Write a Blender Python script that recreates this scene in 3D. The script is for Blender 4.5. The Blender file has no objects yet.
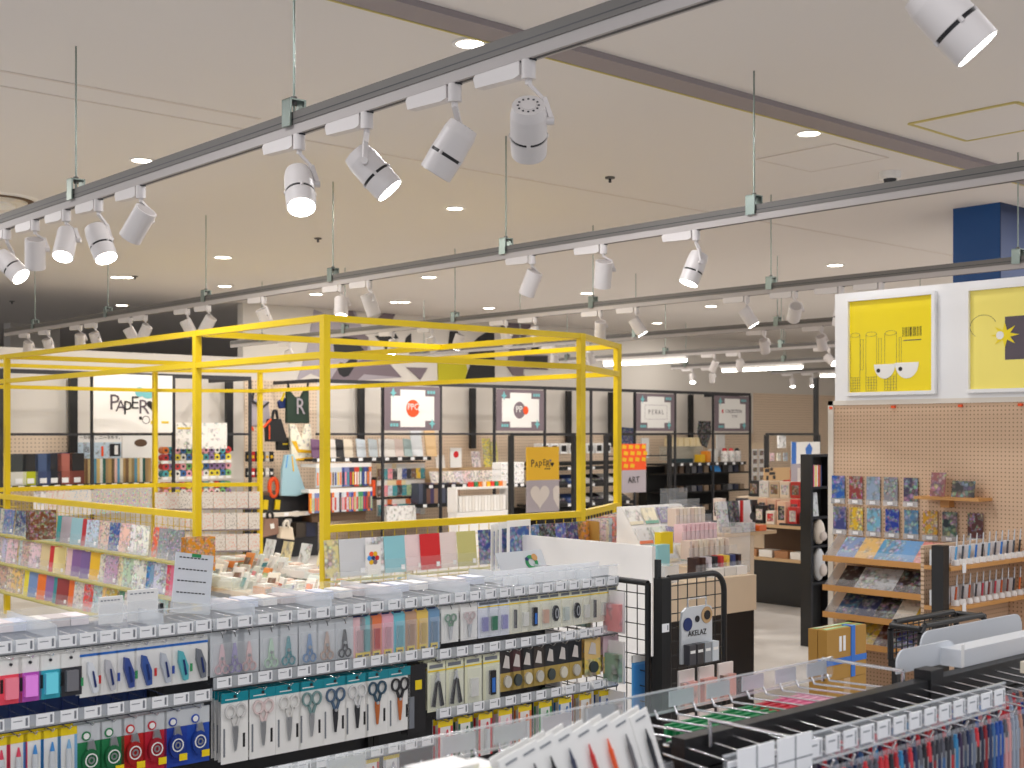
import bpy, math, random
from mathutils import Vector, Matrix
random.seed(7)
C = bpy.context.scene.collection
PI = math.pi
# ---------------------------------------------------------------- view geometry
FPX, HY, EYE = 1277.0, 433.0, 1.7
A = math.radians(48.39)
FW = Vector((math.cos(A), math.sin(A), 0)); RT = Vector((math.sin(A), -math.cos(A), 0))
def onY(px, Y):                       # X where the sight line of column px meets the plane Y
    t = (px-512)/FPX; D = Y/(FW.y+RT.y*t); return D*(FW.x+RT.x*t)
def onX(px, X):
    t = (px-512)/FPX; D = X/(FW.x+RT.x*t); return D*(FW.y+RT.y*t)
def dep(x, y): return x*FW.x+y*FW.y
def zat(x, y, py): return EYE+(HY-py)*dep(x, y)/FPX
def pY(px, py, Y): x = onY(px, Y); return Vector((x, Y, zat(x, Y, py)))
def pX(px, py, X): y = onX(px, X); return Vector((X, y, zat(X, y, py)))
def pZ(px, py, z):
    D = (z-EYE)*FPX/(HY-py); p = FW*D+RT*D*(px-512)/FPX; return Vector((p.x, p.y, z))
# ---------------------------------------------------------------- materials
MATS = {}
def lin(c):
    return tuple(((v/255)/12.92 if v/255 <= .04045 else ((v/255+.055)/1.055)**2.4) for v in c)
def nodes(name):
    m = bpy.data.materials.new(name); m.use_nodes = True; nt = m.node_tree; MATS[name] = m
    return m, nt, nt.nodes['Principled BSDF']
def mat(name, rgb, rough=.55, metal=0., emit=0, noise=0., nscale=8, spec=.5, bump=0.):
    m, nt, b = nodes(name); c = lin(rgb)
    b.inputs['Base Color'].default_value = (*c, 1); b.inputs['Roughness'].default_value = rough
    b.inputs['Metallic'].default_value = metal; b.inputs['Specular IOR Level'].default_value = spec
    if emit:
        b.inputs['Emission Color'].default_value = (*c, 1); b.inputs['Emission Strength'].default_value = emit
    if noise or bump:
        tc = nt.nodes.new('ShaderNodeTexCoord'); n = nt.nodes.new('ShaderNodeTexNoise')
        n.inputs['Scale'].default_value = nscale; n.inputs['Detail'].default_value = 5
        nt.links.new(tc.outputs['Object'], n.inputs['Vector'])
        if noise:
            r = nt.nodes.new('ShaderNodeMapRange'); r.inputs['To Min'].default_value = 1-noise; r.inputs['To Max'].default_value = 1+noise
            mx = nt.nodes.new('ShaderNodeVectorMath'); mx.operation = 'SCALE'; mx.inputs[0].default_value = c
            nt.links.new(n.outputs['Fac'], r.inputs['Value']); nt.links.new(r.outputs[0], mx.inputs['Scale'])
            nt.links.new(mx.outputs[0], b.inputs['Base Color'])
        if bump:
            bp = nt.nodes.new('ShaderNodeBump'); bp.inputs['Strength'].default_value = bump; bp.inputs['Distance'].default_value = .01
            nt.links.new(n.outputs['Fac'], bp.inputs['Height']); nt.links.new(bp.outputs[0], b.inputs['Normal'])
    return m
def tintmat(name, rough=.45, f=1.0):
    m, nt, b = nodes(name); oi = nt.nodes.new('ShaderNodeObjectInfo')
    nt.links.new(oi.outputs['Color'], b.inputs['Base Color']); b.inputs['Roughness'].default_value = rough
    return m
def artmat(name, scale, lo, hi, feature='F1', aniso=(1, 1, 1), rough=.3, sat=1.0, val=.9, keep=.45):
    """printed pattern: cells of random colours over the thing's own colour"""
    m, nt, b = nodes(name); N = nt.nodes.new; K = nt.links.new
    tc = N('ShaderNodeTexCoord'); oi = N('ShaderNodeObjectInfo')
    ad = N('ShaderNodeVectorMath'); ad.operation = 'ADD'; sc = N('ShaderNodeVectorMath'); sc.operation = 'SCALE'; sc.inputs[0].default_value = (7.3, 3.1, 9.7)
    K(oi.outputs['Random'], sc.inputs['Scale']); mu = N('ShaderNodeVectorMath'); mu.operation = 'MULTIPLY'; mu.inputs[1].default_value = aniso
    K(tc.outputs['Object'], mu.inputs[0]); K(mu.outputs[0], ad.inputs[0]); K(sc.outputs[0], ad.inputs[1])
    v = N('ShaderNodeTexVoronoi'); v.inputs['Scale'].default_value = scale; K(ad.outputs[0], v.inputs['Vector'])
    h = N('ShaderNodeHueSaturation'); h.inputs['Saturation'].default_value = sat; h.inputs['Value'].default_value = val
    K(v.outputs['Color'], h.inputs['Color'])
    m2 = N('ShaderNodeMix'); m2.data_type = 'RGBA'; m2.inputs['Factor'].default_value = keep; K(h.outputs[0], m2.inputs['A']); K(oi.outputs['Color'], m2.inputs['B'])
    lum = N('ShaderNodeMapRange'); K(v.outputs['Distance'], lum.inputs['Value']); lum.inputs['From Max'].default_value = .8; lum.inputs['To Min'].default_value = 1.35; lum.inputs['To Max'].default_value = .45
    m3 = N('ShaderNodeVectorMath'); m3.operation = 'SCALE'; K(m2.outputs['Result'], m3.inputs[0]); K(lum.outputs[0], m3.inputs['Scale'])
    n = N('ShaderNodeTexNoise'); n.inputs['Scale'].default_value = scale*.45; K(ad.outputs[0], n.inputs['Vector'])
    r = N('ShaderNodeMapRange'); r.inputs['From Min'].default_value = lo; r.inputs['From Max'].default_value = hi; K(n.outputs['Fac'], r.inputs['Value'])
    mx = N('ShaderNodeMix'); mx.data_type = 'RGBA'; K(r.outputs[0], mx.inputs['Factor']); K(oi.outputs['Color'], mx.inputs['A']); K(m3.outputs[0], mx.inputs['B'])
    K(mx.outputs['Result'], b.inputs['Base Color']); b.inputs['Roughness'].default_value = rough
    return m
def dotmat(name, scale, radius, base, rough=.4, dot=None):
    m, nt, b = nodes(name); N = nt.nodes.new; K = nt.links.new
    tc = N('ShaderNodeTexCoord'); oi = N('ShaderNodeObjectInfo'); v = N('ShaderNodeTexVoronoi'); v.inputs['Scale'].default_value = scale
    K(tc.outputs['Object'], v.inputs['Vector']); lt = N('ShaderNodeMath'); lt.operation = 'LESS_THAN'; lt.inputs[1].default_value = radius
    K(v.outputs['Distance'], lt.inputs[0]); mx = N('ShaderNodeMix'); mx.data_type = 'RGBA'; mx.inputs['A'].default_value = (*lin(base), 1)
    K(lt.outputs[0], mx.inputs['Factor'])
    if dot == 'mix':
        K(v.outputs['Color'], mx.inputs['B'])
    else: K(oi.outputs['Color'], mx.inputs['B'])
    K(mx.outputs['Result'], b.inputs['Base Color']); b.inputs['Roughness'].default_value = rough
    return m
def pegmat(name, rgb, pitch=.025, r=.22, axes=(0, 2), rough=.6):
    m, nt, b = nodes(name); N = nt.nodes.new; K = nt.links.new
    tc = N('ShaderNodeTexCoord'); sx = N('ShaderNodeSeparateXYZ'); K(tc.outputs['Object'], sx.inputs[0]); ds = []
    for a in axes:
        s = N('ShaderNodeMath'); s.operation = 'MULTIPLY'; s.inputs[1].default_value = 1/pitch; K(sx.outputs[a], s.inputs[0])
        f = N('ShaderNodeMath'); f.operation = 'FRACT'; K(s.outputs[0], f.inputs[0])
        q = N('ShaderNodeMath'); q.operation = 'SUBTRACT'; q.inputs[1].default_value = .5; K(f.outputs[0], q.inputs[0])
        p = N('ShaderNodeMath'); p.operation = 'POWER'; p.inputs[1].default_value = 2; K(q.outputs[0], p.inputs[0]); ds.append(p)
    s = N('ShaderNodeMath'); s.operation = 'ADD'; K(ds[0].outputs[0], s.inputs[0]); K(ds[1].outputs[0], s.inputs[1])
    l = N('ShaderNodeMath'); l.operation = 'LESS_THAN'; l.inputs[1].default_value = r*r; K(s.outputs[0], l.inputs[0])
    mx = N('ShaderNodeMix'); mx.data_type = 'RGBA'; c = lin(rgb); mx.inputs['A'].default_value = (*c, 1); mx.inputs['B'].default_value = (c[0]*.5, c[1]*.45, c[2]*.4, 1)
    K(l.outputs[0], mx.inputs['Factor']); K(mx.outputs['Result'], b.inputs['Base Color']); b.inputs['Roughness'].default_value = rough
    return m
def clearmat(name, rgb=(235, 240, 245), a=.25, rough=.12):
    m, nt, b = nodes(name); b.inputs['Base Color'].default_value = (*lin(rgb), 1); b.inputs['Roughness'].default_value = rough
    b.inputs['Alpha'].default_value = a; return m
mat('ceiling_plaster', (226, 221, 217), .9, noise=.02, nscale=.6)
mat('wall_plaster', (222, 216, 208), .9)
mat('dark_wall', (150, 114, 66), .9)
mat('joint', (216, 207, 200), .9); mat('soffit', (150, 141, 142), .7); mat('ledge', (205, 190, 120), .7)
m, nt, b = nodes('floor_concrete')
n1 = nt.nodes.new('ShaderNodeTexNoise'); n1.inputs['Scale'].default_value = 1.6; n1.inputs['Detail'].default_value = 8
tc = nt.nodes.new('ShaderNodeTexCoord'); cr = nt.nodes.new('ShaderNodeValToRGB')
cr.color_ramp.elements[0].position = .3; cr.color_ramp.elements[0].color = (*lin((178, 173, 168)), 1)
cr.color_ramp.elements[1].position = .7; cr.color_ramp.elements[1].color = (*lin((210, 206, 201)), 1)
nt.links.new(tc.outputs['Object'], n1.inputs['Vector']); nt.links.new(n1.outputs['Fac'], cr.inputs['Fac']); nt.links.new(cr.outputs[0], b.inputs['Base Color']); b.inputs['Roughness'].default_value = .45
mat('yellow', (226, 196, 6), .4); mat('yellow_dark', (214, 186, 12), .45)
mat('black', (26, 26, 28), .45); mat('black_matt', (20, 20, 21), .7); mat('charcoal', (44, 45, 50), .5)
mat('steel', (104, 101, 98), .6, .1); mat('galv', (140, 152, 146), .35, .8); mat('chrome', (225, 225, 228), .18, .95)
mat('lamp_white', (206, 201, 200), .45); mat('track_white', (172, 166, 164), .6); mat('lens', (255, 252, 244), .3, emit=14); mat('lens_off', (190, 185, 178), .3)
mat('tube_glow', (255, 250, 240), .3, emit=9); mat('down_glow', (255, 246, 230), .3, emit=10)
mat('white', (238, 236, 234), .5); mat('white_gloss', (242, 242, 243), .2); mat('offwhite', (226, 219, 208), .6); mat('paper', (240, 239, 236), .6)
mat('wood', (203, 170, 128), .5, noise=.12, nscale=6); mat('wood_pale', (222, 200, 172), .55, noise=.07, nscale=5); mat('wood_orange', (206, 152, 90), .45, noise=.1, nscale=7)
mat('brown', (96, 72, 52), .6); mat('cardboard', (176, 132, 58), .7, noise=.06)
mat('mauve', (124, 110, 118), .6); mat('mauve_pale', (172, 164, 172), .6); mat('aqua', (120, 190, 196), .5); mat('navy', (22, 44, 104), .5); mat('grid_blue', (20, 44, 92), .5)
mat('column_blue', (6, 74, 140), .4); mat('column_navy', (8, 38, 80), .5)
mat('orange', (240, 84, 28), .5); mat('red', (205, 30, 34), .45); mat('green', (30, 140, 80), .5); mat('teal', (16, 140, 156), .4); mat('olive', (196, 186, 20), .6); mat('gold_card', (186, 158, 84), .6)
mat('poster_yellow', (246, 222, 16), .35); mat('poster_pale', (252, 236, 120), .35); mat('ink', (24, 22, 26), .5); mat('ink_grey', (90, 80, 90), .6)  # second poster's yellow is paler: glare on the print put into its colour
mat('beige_art', (214, 206, 200), .7); mat('gold', (232, 182, 20), .5); mat('blue_tape', (40, 110, 200), .4); mat('skyblue', (70, 150, 225), .4)
mat('grey_plastic', (206, 210, 214), .35); mat('tag_paper', (244, 245, 248), .5); mat('tag_ink', (120, 124, 132), .6); mat('yellow_sticker', (245, 214, 20), .5)
mat('silver', (200, 202, 206), .3, .7); mat('copper', (210, 120, 70), .3, .7); mat('kraft', (196, 160, 116), .7)
tintmat('tint', .4); tintmat('tint_matt', .8)
artmat('art', 60, .42, .56, sat=.6, keep=.5); artmat('art_fine', 90, .4, .55, sat=.6); artmat('art_soft', 40, .48, .66, sat=.3, val=.8, keep=.4); artmat('art_big', 42, .40, .56, sat=.55, keep=.5)
artmat('spines', 60, .3, .45, aniso=(1, 1, .04), sat=.55)
dotmat('sticker_dots', 62, .27, (226, 220, 214)); dotmat('mosaic_dots', 60, .36, (196, 188, 184), dot='mix')
pegmat('pegboard', (218, 186, 156), .025, .2, (1, 2)); pegmat('pegboard_x', (212, 184, 156), .025, .2, (0, 2)); pegmat('pegboard_far', (232, 210, 186), .05, .18, (0, 2))
clearmat('clear', a=.13); clearmat('clear_edge', a=.36); clearmat('glass', (215, 232, 226), a=.2, rough=.05); clearmat('blister', (240, 243, 247), a=.12, rough=.1); clearmat('frost', (226, 230, 236), .82, .35)
# ---------------------------------------------------------------- mesh helper
class MB:
    def __init__(s): s.v = []; s.f = []; s.mi = []; s.slots = []; s.sm = []
    def _m(s, m):
        if m not in s.slots: s.slots.append(m)
        return s.slots.index(m)
    def add(s, vs, fs, m, smooth=False):
        b = len(s.v); s.v += [tuple(v) for v in vs]; k = s._m(m)
        for f in fs: s.f.append([b+i for i in f]); s.mi.append(k); s.sm.append(smooth)
        return s
    def box(s, x0, x1, y0, y1, z0, z1, m):
        vs = [(x, y, z) for z in (z0, z1) for y in (y0, y1) for x in (x0, x1)]
        return s.add(vs, [(0, 2, 3, 1), (4, 5, 7, 6), (0, 1, 5, 4), (2, 6, 7, 3), (0, 4, 6, 2), (1, 3, 7, 5)], m)
    def bar(s, a, b, w, h, m):        # bar between two points, w across, h up
        a = Vector(a); b = Vector(b); d = (b-a).normalized(); up = Vector((0, 0, 1)) if abs(d.z) < .9 else Vector((0, 1, 0))
        sd = d.cross(up).normalized()*w/2; u = sd.cross(d).normalized()*h/2
        vs = [p+i*sd+j*u for p in (a, b) for j in (-1, 1) for i in (-1, 1)]
        return s.add(vs, [(0, 2, 3, 1), (4, 5, 7, 6), (0, 1, 5, 4), (2, 6, 7, 3), (0, 4, 6, 2), (1, 3, 7, 5)], m)
    def cyl(s, a, b, r, m, n=10, r2=None, caps=True):
        a = Vector(a); b = Vector(b); d = (b-a).normalized(); r2 = r if r2 is None else r2
        e = d.orthogonal().normalized(); g = d.cross(e)
        vs = [p+(e*math.cos(2*PI*i/n)+g*math.sin(2*PI*i/n))*q for p, q in ((a, r), (b, r2)) for i in range(n)]
        s.add(vs, [(i, (i+1) % n, n+(i+1) % n, n+i) for i in range(n)], m, True)
        if caps: s.add(vs, [tuple(range(n))[::-1], tuple(range(n, 2*n))], m)
        return s
    def tube(s, pts, r, m, n=6):
        for a, b in zip(pts, pts[1:]):
            if (Vector(a)-Vector(b)).length > 1e-6: s.cyl(a, b, r, m, n)
        return s
    def prism(s, pts, d, m):          # polygon pts (3d) pushed along d
        d = Vector(d); P = [Vector(p) for p in pts]; n = len(P)
        return s.add(P+[p+d for p in P], [tuple(range(n))[::-1], tuple(range(n, 2*n))]+[(i, (i+1) % n, n+(i+1) % n, n+i) for i in range(n)], m)
    def ring(s, c, rx, rz, t, m, y=0, dy=.002, n=18):   # flat elliptic ring in the local x-z plane
        vs = []
        for i in range(n):
            a = 2*PI*i/n
            for (p, q) in ((rx, rz), (rx-t, rz-t)):
                for yy in (y, y-dy): vs.append((c[0]+p*math.cos(a), yy, c[1]+q*math.sin(a)))
        fs = []
        for i in range(n):
            j = (i+1) % n; a, b = 4*i, 4*j
            fs += [(a, b, b+1, a+1), (a+1, b+1, b+3, a+3), (a+3, b+3, b+2, a+2), (a+2, b+2, b, a)]
        return s.add(vs, fs, m)
    def ell(s, c, r, m, n=12, k=7):
        vs = []; fs = []
        for i in range(k+1):
            th = PI*i/k
            for j in range(n):
                ph = 2*PI*j/n; vs.append((c[0]+r[0]*math.sin(th)*math.cos(ph), c[1]+r[1]*math.sin(th)*math.sin(ph), c[2]+r[2]*math.cos(th)))
        for i in range(k):
            for j in range(n): fs.append((i*n+j, (i+1)*n+j, (i+1)*n+(j+1) % n, i*n+(j+1) % n))
        return s.add(vs, fs, m, True)
    def build(s, name, parent=None, loc=None, rot=None):
        me = bpy.data.meshes.new(name); me.from_pydata(s.v, [], s.f)
        for m in s.slots: me.materials.append(MATS[m])
        me.polygons.foreach_set('material_index', s.mi); me.polygons.foreach_set('use_smooth', s.sm); me.update()
        o = bpy.data.objects.new(name, me); C.objects.link(o)
        if parent: o.parent = parent
        if loc is not None: o.location = loc
        if rot is not None: o.rotation_euler = rot
        return o
def B(*a): return MB().box(*a)
def col(o, c):
    if c is not None: o.color = (*lin(c), 1)
    return o
USED = {}
def tag(o, label, cat, group=None):
    w = label.split()
    if not 4 <= len(w) <= 16: print('LABEL LEN', len(w), label)
    o['label'] = label; o['category'] = cat
    if group: o['group'] = group
    USED.setdefault(label, []).append(group)
    return o
def thing(name, label, cat, loc=(0, 0, 0), rz=0, group=None):
    o = bpy.data.objects.new(name, None); C.objects.link(o); o.empty_display_size = .05
    o.location = loc; o.rotation_euler = (0, 0, rz); return tag(o, label, cat, group)
def struct(name, mb): o = mb.build(name); o['kind'] = 'structure'; return o
KIDS = {}
def kids(o):
    if o.name not in KIDS: KIDS[o.name] = list(o.children)
    return KIDS[o.name]
def cp(o, parent=None):
    c = o.copy(); C.objects.link(c); c.parent = parent
    for k in ('label', 'category', 'group'):
        if k in c and parent is None: del c[k]
    for g in kids(o): cp(g, c)
    return c
PROTO = {}
def cache(o):
    for g in kids(o): cache(g)
def item(key, make, label, cat, loc, rz=0, group=None, colors=None, color=None, tilt=0, roll=0):
    """one more thing of a kind: the first use builds it, later uses copy it and its parts"""
    if key in PROTO: o = cp(PROTO[key])
    else: o = make(); PROTO[key] = o; cache(o)
    o.location = loc; o.rotation_euler = (tilt, roll, rz)
    tag(o, label, cat, group)
    if 'group' in o and not group: del o['group']
    if color is not None: col(o, color)
    if colors:
        st = [(c, 0) for c in o.children_recursive] if o is PROTO[key] else [(c, 0) for c in rec(o)]
        for c, _ in st:
            base = c.name.split('.')[0]
            if base in colors: col(c, colors[base])
    return o
CH = {}
def rec(o):
    out = []
    for c in o.children:
        out.append(c); out += rec(c)
    return out
def hold(name):                       # an unlabelled parent used by makers
    o = bpy.data.objects.new(name, None); C.objects.link(o); o.empty_display_size = .03; return o
NTH = 'first second third fourth fifth sixth seventh eighth ninth tenth eleventh twelfth thirteenth fourteenth fifteenth sixteenth seventeenth eighteenth nineteenth twentieth'.split()
def nth(i):
    if i < 20: return NTH[i]
    t = ['twenty', 'thirty', 'forty', 'fifty', 'sixty', 'seventy', 'eighty', 'ninety'][(i+1)//10-2]
    u = (i+1) % 10
    if u: return t+'-'+NTH[u-1]
    return t[:-1]+'ieth'
def text(name, s, size, parent, loc, rot, m, depth=.001, align='CENTER', sx=1.0):
    cu = bpy.data.curves.new(name, 'FONT'); cu.body = s; cu.size = size; cu.align_x = align; cu.align_y = 'CENTER'; cu.extrude = depth; cu.resolution_u = 2
    t = bpy.data.objects.new(name, cu); C.objects.link(t); dg = bpy.context.evaluated_depsgraph_get()
    me = bpy.data.meshes.new_from_object(t.evaluated_get(dg)); bpy.data.objects.remove(t)
    me.materials.clear(); me.materials.append(MATS[m])
    o = bpy.data.objects.new(name, me); C.objects.link(o); o.parent = parent; o.location = loc; o.rotation_euler = rot; o.scale = (sx, 1, 1)
    return o
UP = (PI/2, 0, 0)
COLN = [((232, 232, 230), 'white'), ((60, 60, 64), 'black'), ((205, 40, 40), 'red'), ((240, 120, 40), 'orange'), ((240, 210, 50), 'yellow'), ((80, 160, 90), 'green'),
        ((70, 170, 175), 'teal'), ((70, 110, 190), 'blue'), ((140, 110, 170), 'purple'), ((235, 150, 180), 'pink'), ((150, 200, 220), 'pale blue'), ((200, 170, 130), 'tan'),
        ((150, 150, 155), 'grey'), ((245, 220, 220), 'pale pink'), ((190, 215, 150), 'pale green'), ((110, 70, 50), 'brown'), ((30, 50, 110), 'navy'), ((250, 240, 190), 'cream')]
def cname(c): return min(COLN, key=lambda k: sum((a-b)**2 for a, b in zip(k[0], c)))[1]
def poly(pts, m, mb=None, d=(0, .004, 0)):
    mb = mb or MB(); return mb.prism(pts, d, m)
def disc(c, r, m, mb, axis='y', n=24, d=.002, rz=None):
    P = []
    for i in range(n):
        a = 2*PI*i/n; u = math.cos(a)*r; w = math.sin(a)*(rz or r)
        P.append((c[0]+u, c[1], c[2]+w) if axis == 'y' else (c[0], c[1]-u, c[2]+w) if axis == 'x' else (c[0]+u, c[1]+w, c[2]))
    return mb.prism(P, {'y': (0, -d, 0), 'x': (-d, 0, 0), 'z': (0, 0, -d)}[axis], m)
SPOTW, DOWNW, WORLDS, EXPO = 11, 24, .57, 0
# ================================================================ SETTING
CZ = 3.53
YB = 15.9; XL = onY(243, YB)
fl = struct('floor', B(-.5, 24, -.5, 30, -.08, 0, 'floor_concrete'))
ce = struct('ceiling', B(-3, 24, -2.5, 30, CZ, CZ+.1, 'ceiling_plaster'))
struct('wall_back', B(XL, 23.6, YB, YB+.15, 0, CZ, 'wall_plaster'))
struct('wall_low', B(-1.5, XL, YB, YB+.15, 0, 2.76, 'wall_plaster'))
struct('wall_far', B(-3, 23.6, 29.8, 30, 0, CZ, 'dark_wall'))
struct('wall_right', B(23.45, 23.6, 3, YB, 0, CZ, 'wall_plaster'))
y0 = pZ(684, 94, CZ-.03).y; y1 = pZ(684, 81, CZ-.03).y
struct('trim_1', B(-3, 23, min(y0, y1), max(y0, y1), CZ-.03, CZ, 'soffit'))
struct('trim_2', B(-3, 23, max(y0, y1), max(y0, y1)+.012, CZ-.034, CZ, 'ledge'))
yj = pZ(520, 178, CZ).y; struct('trim_3', B(-3, 23, yj, yj+.02, CZ-.003, CZ, 'joint'))
yj = pZ(120, 92, CZ).y; struct('trim_4', B(-3, pZ(262, 118, CZ).x, yj, yj+.03, CZ-.003, CZ, 'joint'))
# pillar in the dark hall beyond the low wall
p = pY(35, 300, 21.5)
o = B(-.42, .42, -.15, .15, 0, CZ, 'wall_plaster').box(-.1, .1, -.16, -.15, 0, CZ, 'offwhite').build('pillar', None, (p.x-.05, 21.5, 0)); o['kind'] = 'structure'
# blue column behind the poster wall
xa = pY(1000, 200, 5.0).x; dy = onX(953, xa)-5.0
def colm():
    t = thing('blue_column', 'deep blue square column rising to the ceiling behind the poster wall', 'column', (xa, 5.0, 0))
    B(0, .8, 0, dy, 0, CZ, 'column_blue').build('shaft', t)
    B(.001, .8, -.006, 0, 2.85, CZ, 'column_navy').build('recess_panel', t)
colm()
# ---------------------------------------------------------------- ceiling fixtures
def mk_down(r):
    def f():
        t = hold('downlight')
        MB().ring((0, 0), r*1.25, r*1.25, r*.28, 'white', 0, .006, 24).build('trim_ring', t, (0, 0, -.001), (PI/2, 0, 0))
        mb = MB(); disc((0, 0, -.002), r, 'down_glow', mb, 'z', 24, .003); mb.build('lens', t)
        return t
    return f
DL = [(470, 43), (809, 133), (142, 160), (455, 208), (223, 257), (225, 286), (118, 277), (126, 277), (305, 280), (316, 294), (429, 277), (489, 308), (505, 331),
      (587, 293), (690, 330), (711, 306), (835, 265), (396, 302), (404, 302), (657, 323), (565, 308), (122, 305)]
WH = ['largest one above the near grey track', 'beside the grey ceiling strip', 'left, above the near track', 'centre of the ceiling', 'upper one of the left pair', 'lower one of the left pair',
      'left twin of a tiny pair', 'right twin of a tiny pair', 'above the middle track, left', 'just below another, left of centre', 'above the black lettering mural', 'right of the mural', 'beside the yellow frame top',
      'centre right beyond the second track', 'above the long white tubes', 'above the third track', 'near the poster wall top', 'left twin over the mural', 'right twin over the mural', 'far, above the yellow frame corner', 'far, right of the mural', 'far left near the pillar']
HALL = []
for i, (a, b) in enumerate(DL):
    p = pZ(a, b, CZ); big = 1 if dep(p.x, p.y) < 12 else .8
    HALL.append(p)
    item('dl%s' % big, mk_down(.068 if big == 1 else .085), 'round recessed ceiling downlight, '+WH[i], 'downlight', p, 0, 'recessed ceiling downlights')
def mk_fix():
    t = hold('smoke_detector'); MB().cyl((0, 0, 0), (0, 0, -.05), .075, 'white', 24).build('base', t)
    MB().cyl((0, 0, -.05), (0, 0, -.075), .045, 'charcoal', 20, .04).build('sensor', t); return t
item('sd', mk_fix, 'round white smoke detector beside the third track', 'smoke detector', pZ(890, 172, CZ))
def mk_spr():
    t = hold('sprinkler_head'); MB().cyl((0, 0, 0), (0, 0, -.012), .035, 'steel', 16).build('flange', t); MB().cyl((0, 0, -.012), (0, 0, -.04), .01, 'charcoal', 8).build('nozzle', t); return t
for i, (a, b, w) in enumerate([(610, 177, 'centre of the ceiling'), (318, 238, 'left of centre over the second track'), (135, 276, 'left beside two tiny downlights'), (12, 301, 'far left in the dark ceiling')]):
    item('spr', mk_spr, 'small dark sprinkler head, '+w, 'sprinkler', pZ(a, b, CZ), 0, 'ceiling sprinkler heads')
t = thing('access_panel', 'square ceiling access hatch with pale yellow-green frame at upper right', 'hatch', pZ(990, 122, CZ))
P = [pZ(922, 125, CZ)-t.location, pZ(971, 138, CZ)-t.location]; q = .33
for s in (-1, 1):
    B(-q, q, s*q-.012, s*q+.012, -.008, 0, 'ledge').build('frame_edge', t); B(s*q-.012, s*q+.012, -q, q, -.008, 0, 'ledge').build('frame_edge', t)
B(-q+.012, q-.012, -q+.012, q-.012, -.005, 0, 'ceiling_plaster').build('panel', t)
p = pZ(822, 158, CZ); t = thing('access_panel', 'plain plaster-coloured ceiling hatch beside the grey strip', 'hatch', p)
MB().box(-.3, .3, -.3, .3, -.004, 0, 'ceiling_plaster').build('panel', t)
for s in (-1, 1): B(-.31, .31, s*.305-.004, s*.305+.004, -.006, 0, 'joint').build('frame_edge', t); B(s*.305-.004, s*.305+.004, -.31, .31, -.006, 0, 'joint').build('frame_edge', t)
t = thing('air_diffuser', 'round white ceiling air diffuser at the far left edge', 'vent', pZ(-5, 199, CZ))
for r, z, m in ((.34, -.012, 'white'), (.25, -.04, 'offwhite'), (.16, -.06, 'white')):
    MB().cyl((0, 0, 0), (0, 0, z), r, m, 32, r*.93).build('cone_ring', t)
MB().cyl((0, 0, -.013), (0, 0, -.02), .29, 'brown', 32).build('slot', t)
# ---------------------------------------------------------------- lighting tracks, rods, spot heads
TX = [2.47, 5.2, 8.0, 10.8, 13.55, 16.3, 19.05]; TZ = 2.85
TN = ['nearest track', 'second track', 'third track', 'fourth track', 'fifth track', 'sixth track', 'farthest track']
ENDS = [(-1.5, 14.3), (-1, 14.3), (1.5, 14.3), (4.5, 14.3), (6, 14.3), (7, 14.3), (8, 14.3)]
for k, X in enumerate(TX):
    a, b = ENDS[k]
    t = thing('lighting_track', 'grey ceiling-hung channel with white lamp track, the '+TN[k].replace(' track', '')+' one', 'lighting track', (X, a, TZ), 0, 'parallel lighting tracks')
    B(-.022, .022, 0, b-a, -.045, 0, 'steel').box(-.0222, -.015, .002, b-a-.002, -.03, -.026, 'charcoal').build('channel', t)
    B(-.018, .018, 0, b-a, -.08, -.045, 'track_white').box(-.006, .006, .01, b-a, -.081, -.079, 'charcoal').build('track', t)
    r = 0
    RP = ([294, 76], [754, 506, 333, 206, 108, 35], [1018, 771, 593, 455, 345, 262])[k] if k < 3 else None
    for j in range(len(RP) if RP else 8):
        y = onX(RP[j], X) if RP else 2.08+1.985*j
        if y < a+.05 or y > b: continue
        r += 1
        rt = item('rod', lambda: (lambda h: (MB().cyl((0, 0, 0), (0, 0, CZ-TZ), .0045, 'galv', 8).build('rod', h),
            B(-.034, -.026, -.028, .028, -.05, .05, 'galv').box(.026, .034, -.028, .028, -.05, .05, 'galv').box(-.034, .034, -.028, .028, .044, .05, 'galv').build('clamp', h),
            MB().cyl((0, 0, .03), (0, 0, .062), .012, 'steel', 6).build('nut', h), h)[-1])(hold('hanger_rod')),
            'thin threaded hanger rod, %s from the camera end of the %s' % (nth(r-1), TN[k]), 'hanger rod', (X, y, TZ), 0, 'hanger rods of the lighting tracks')
def mk_lamp(kind, lit):
    def f():
        t = hold('spotlight'); s = -.08
        # adapter along the track
        mb = MB(); mb.prism([(-.017, -.005, s), (-.017, .19, s), (-.017, .2, s-.01), (-.017, .19, s-.04), (-.017, .02, s-.046), (-.017, -.005, s-.04)], (.034, 0, 0), 'lamp_white')
        mb.build('adapter_box', t)
        MB().cyl((0, -.028, s), (0, -.028, s-.055), .021, 'lamp_white', 14).box(-.012, .012, -.05, -.006, s-.004, s+.001, 'charcoal').build('swivel', t)
        return t
    return f
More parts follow.
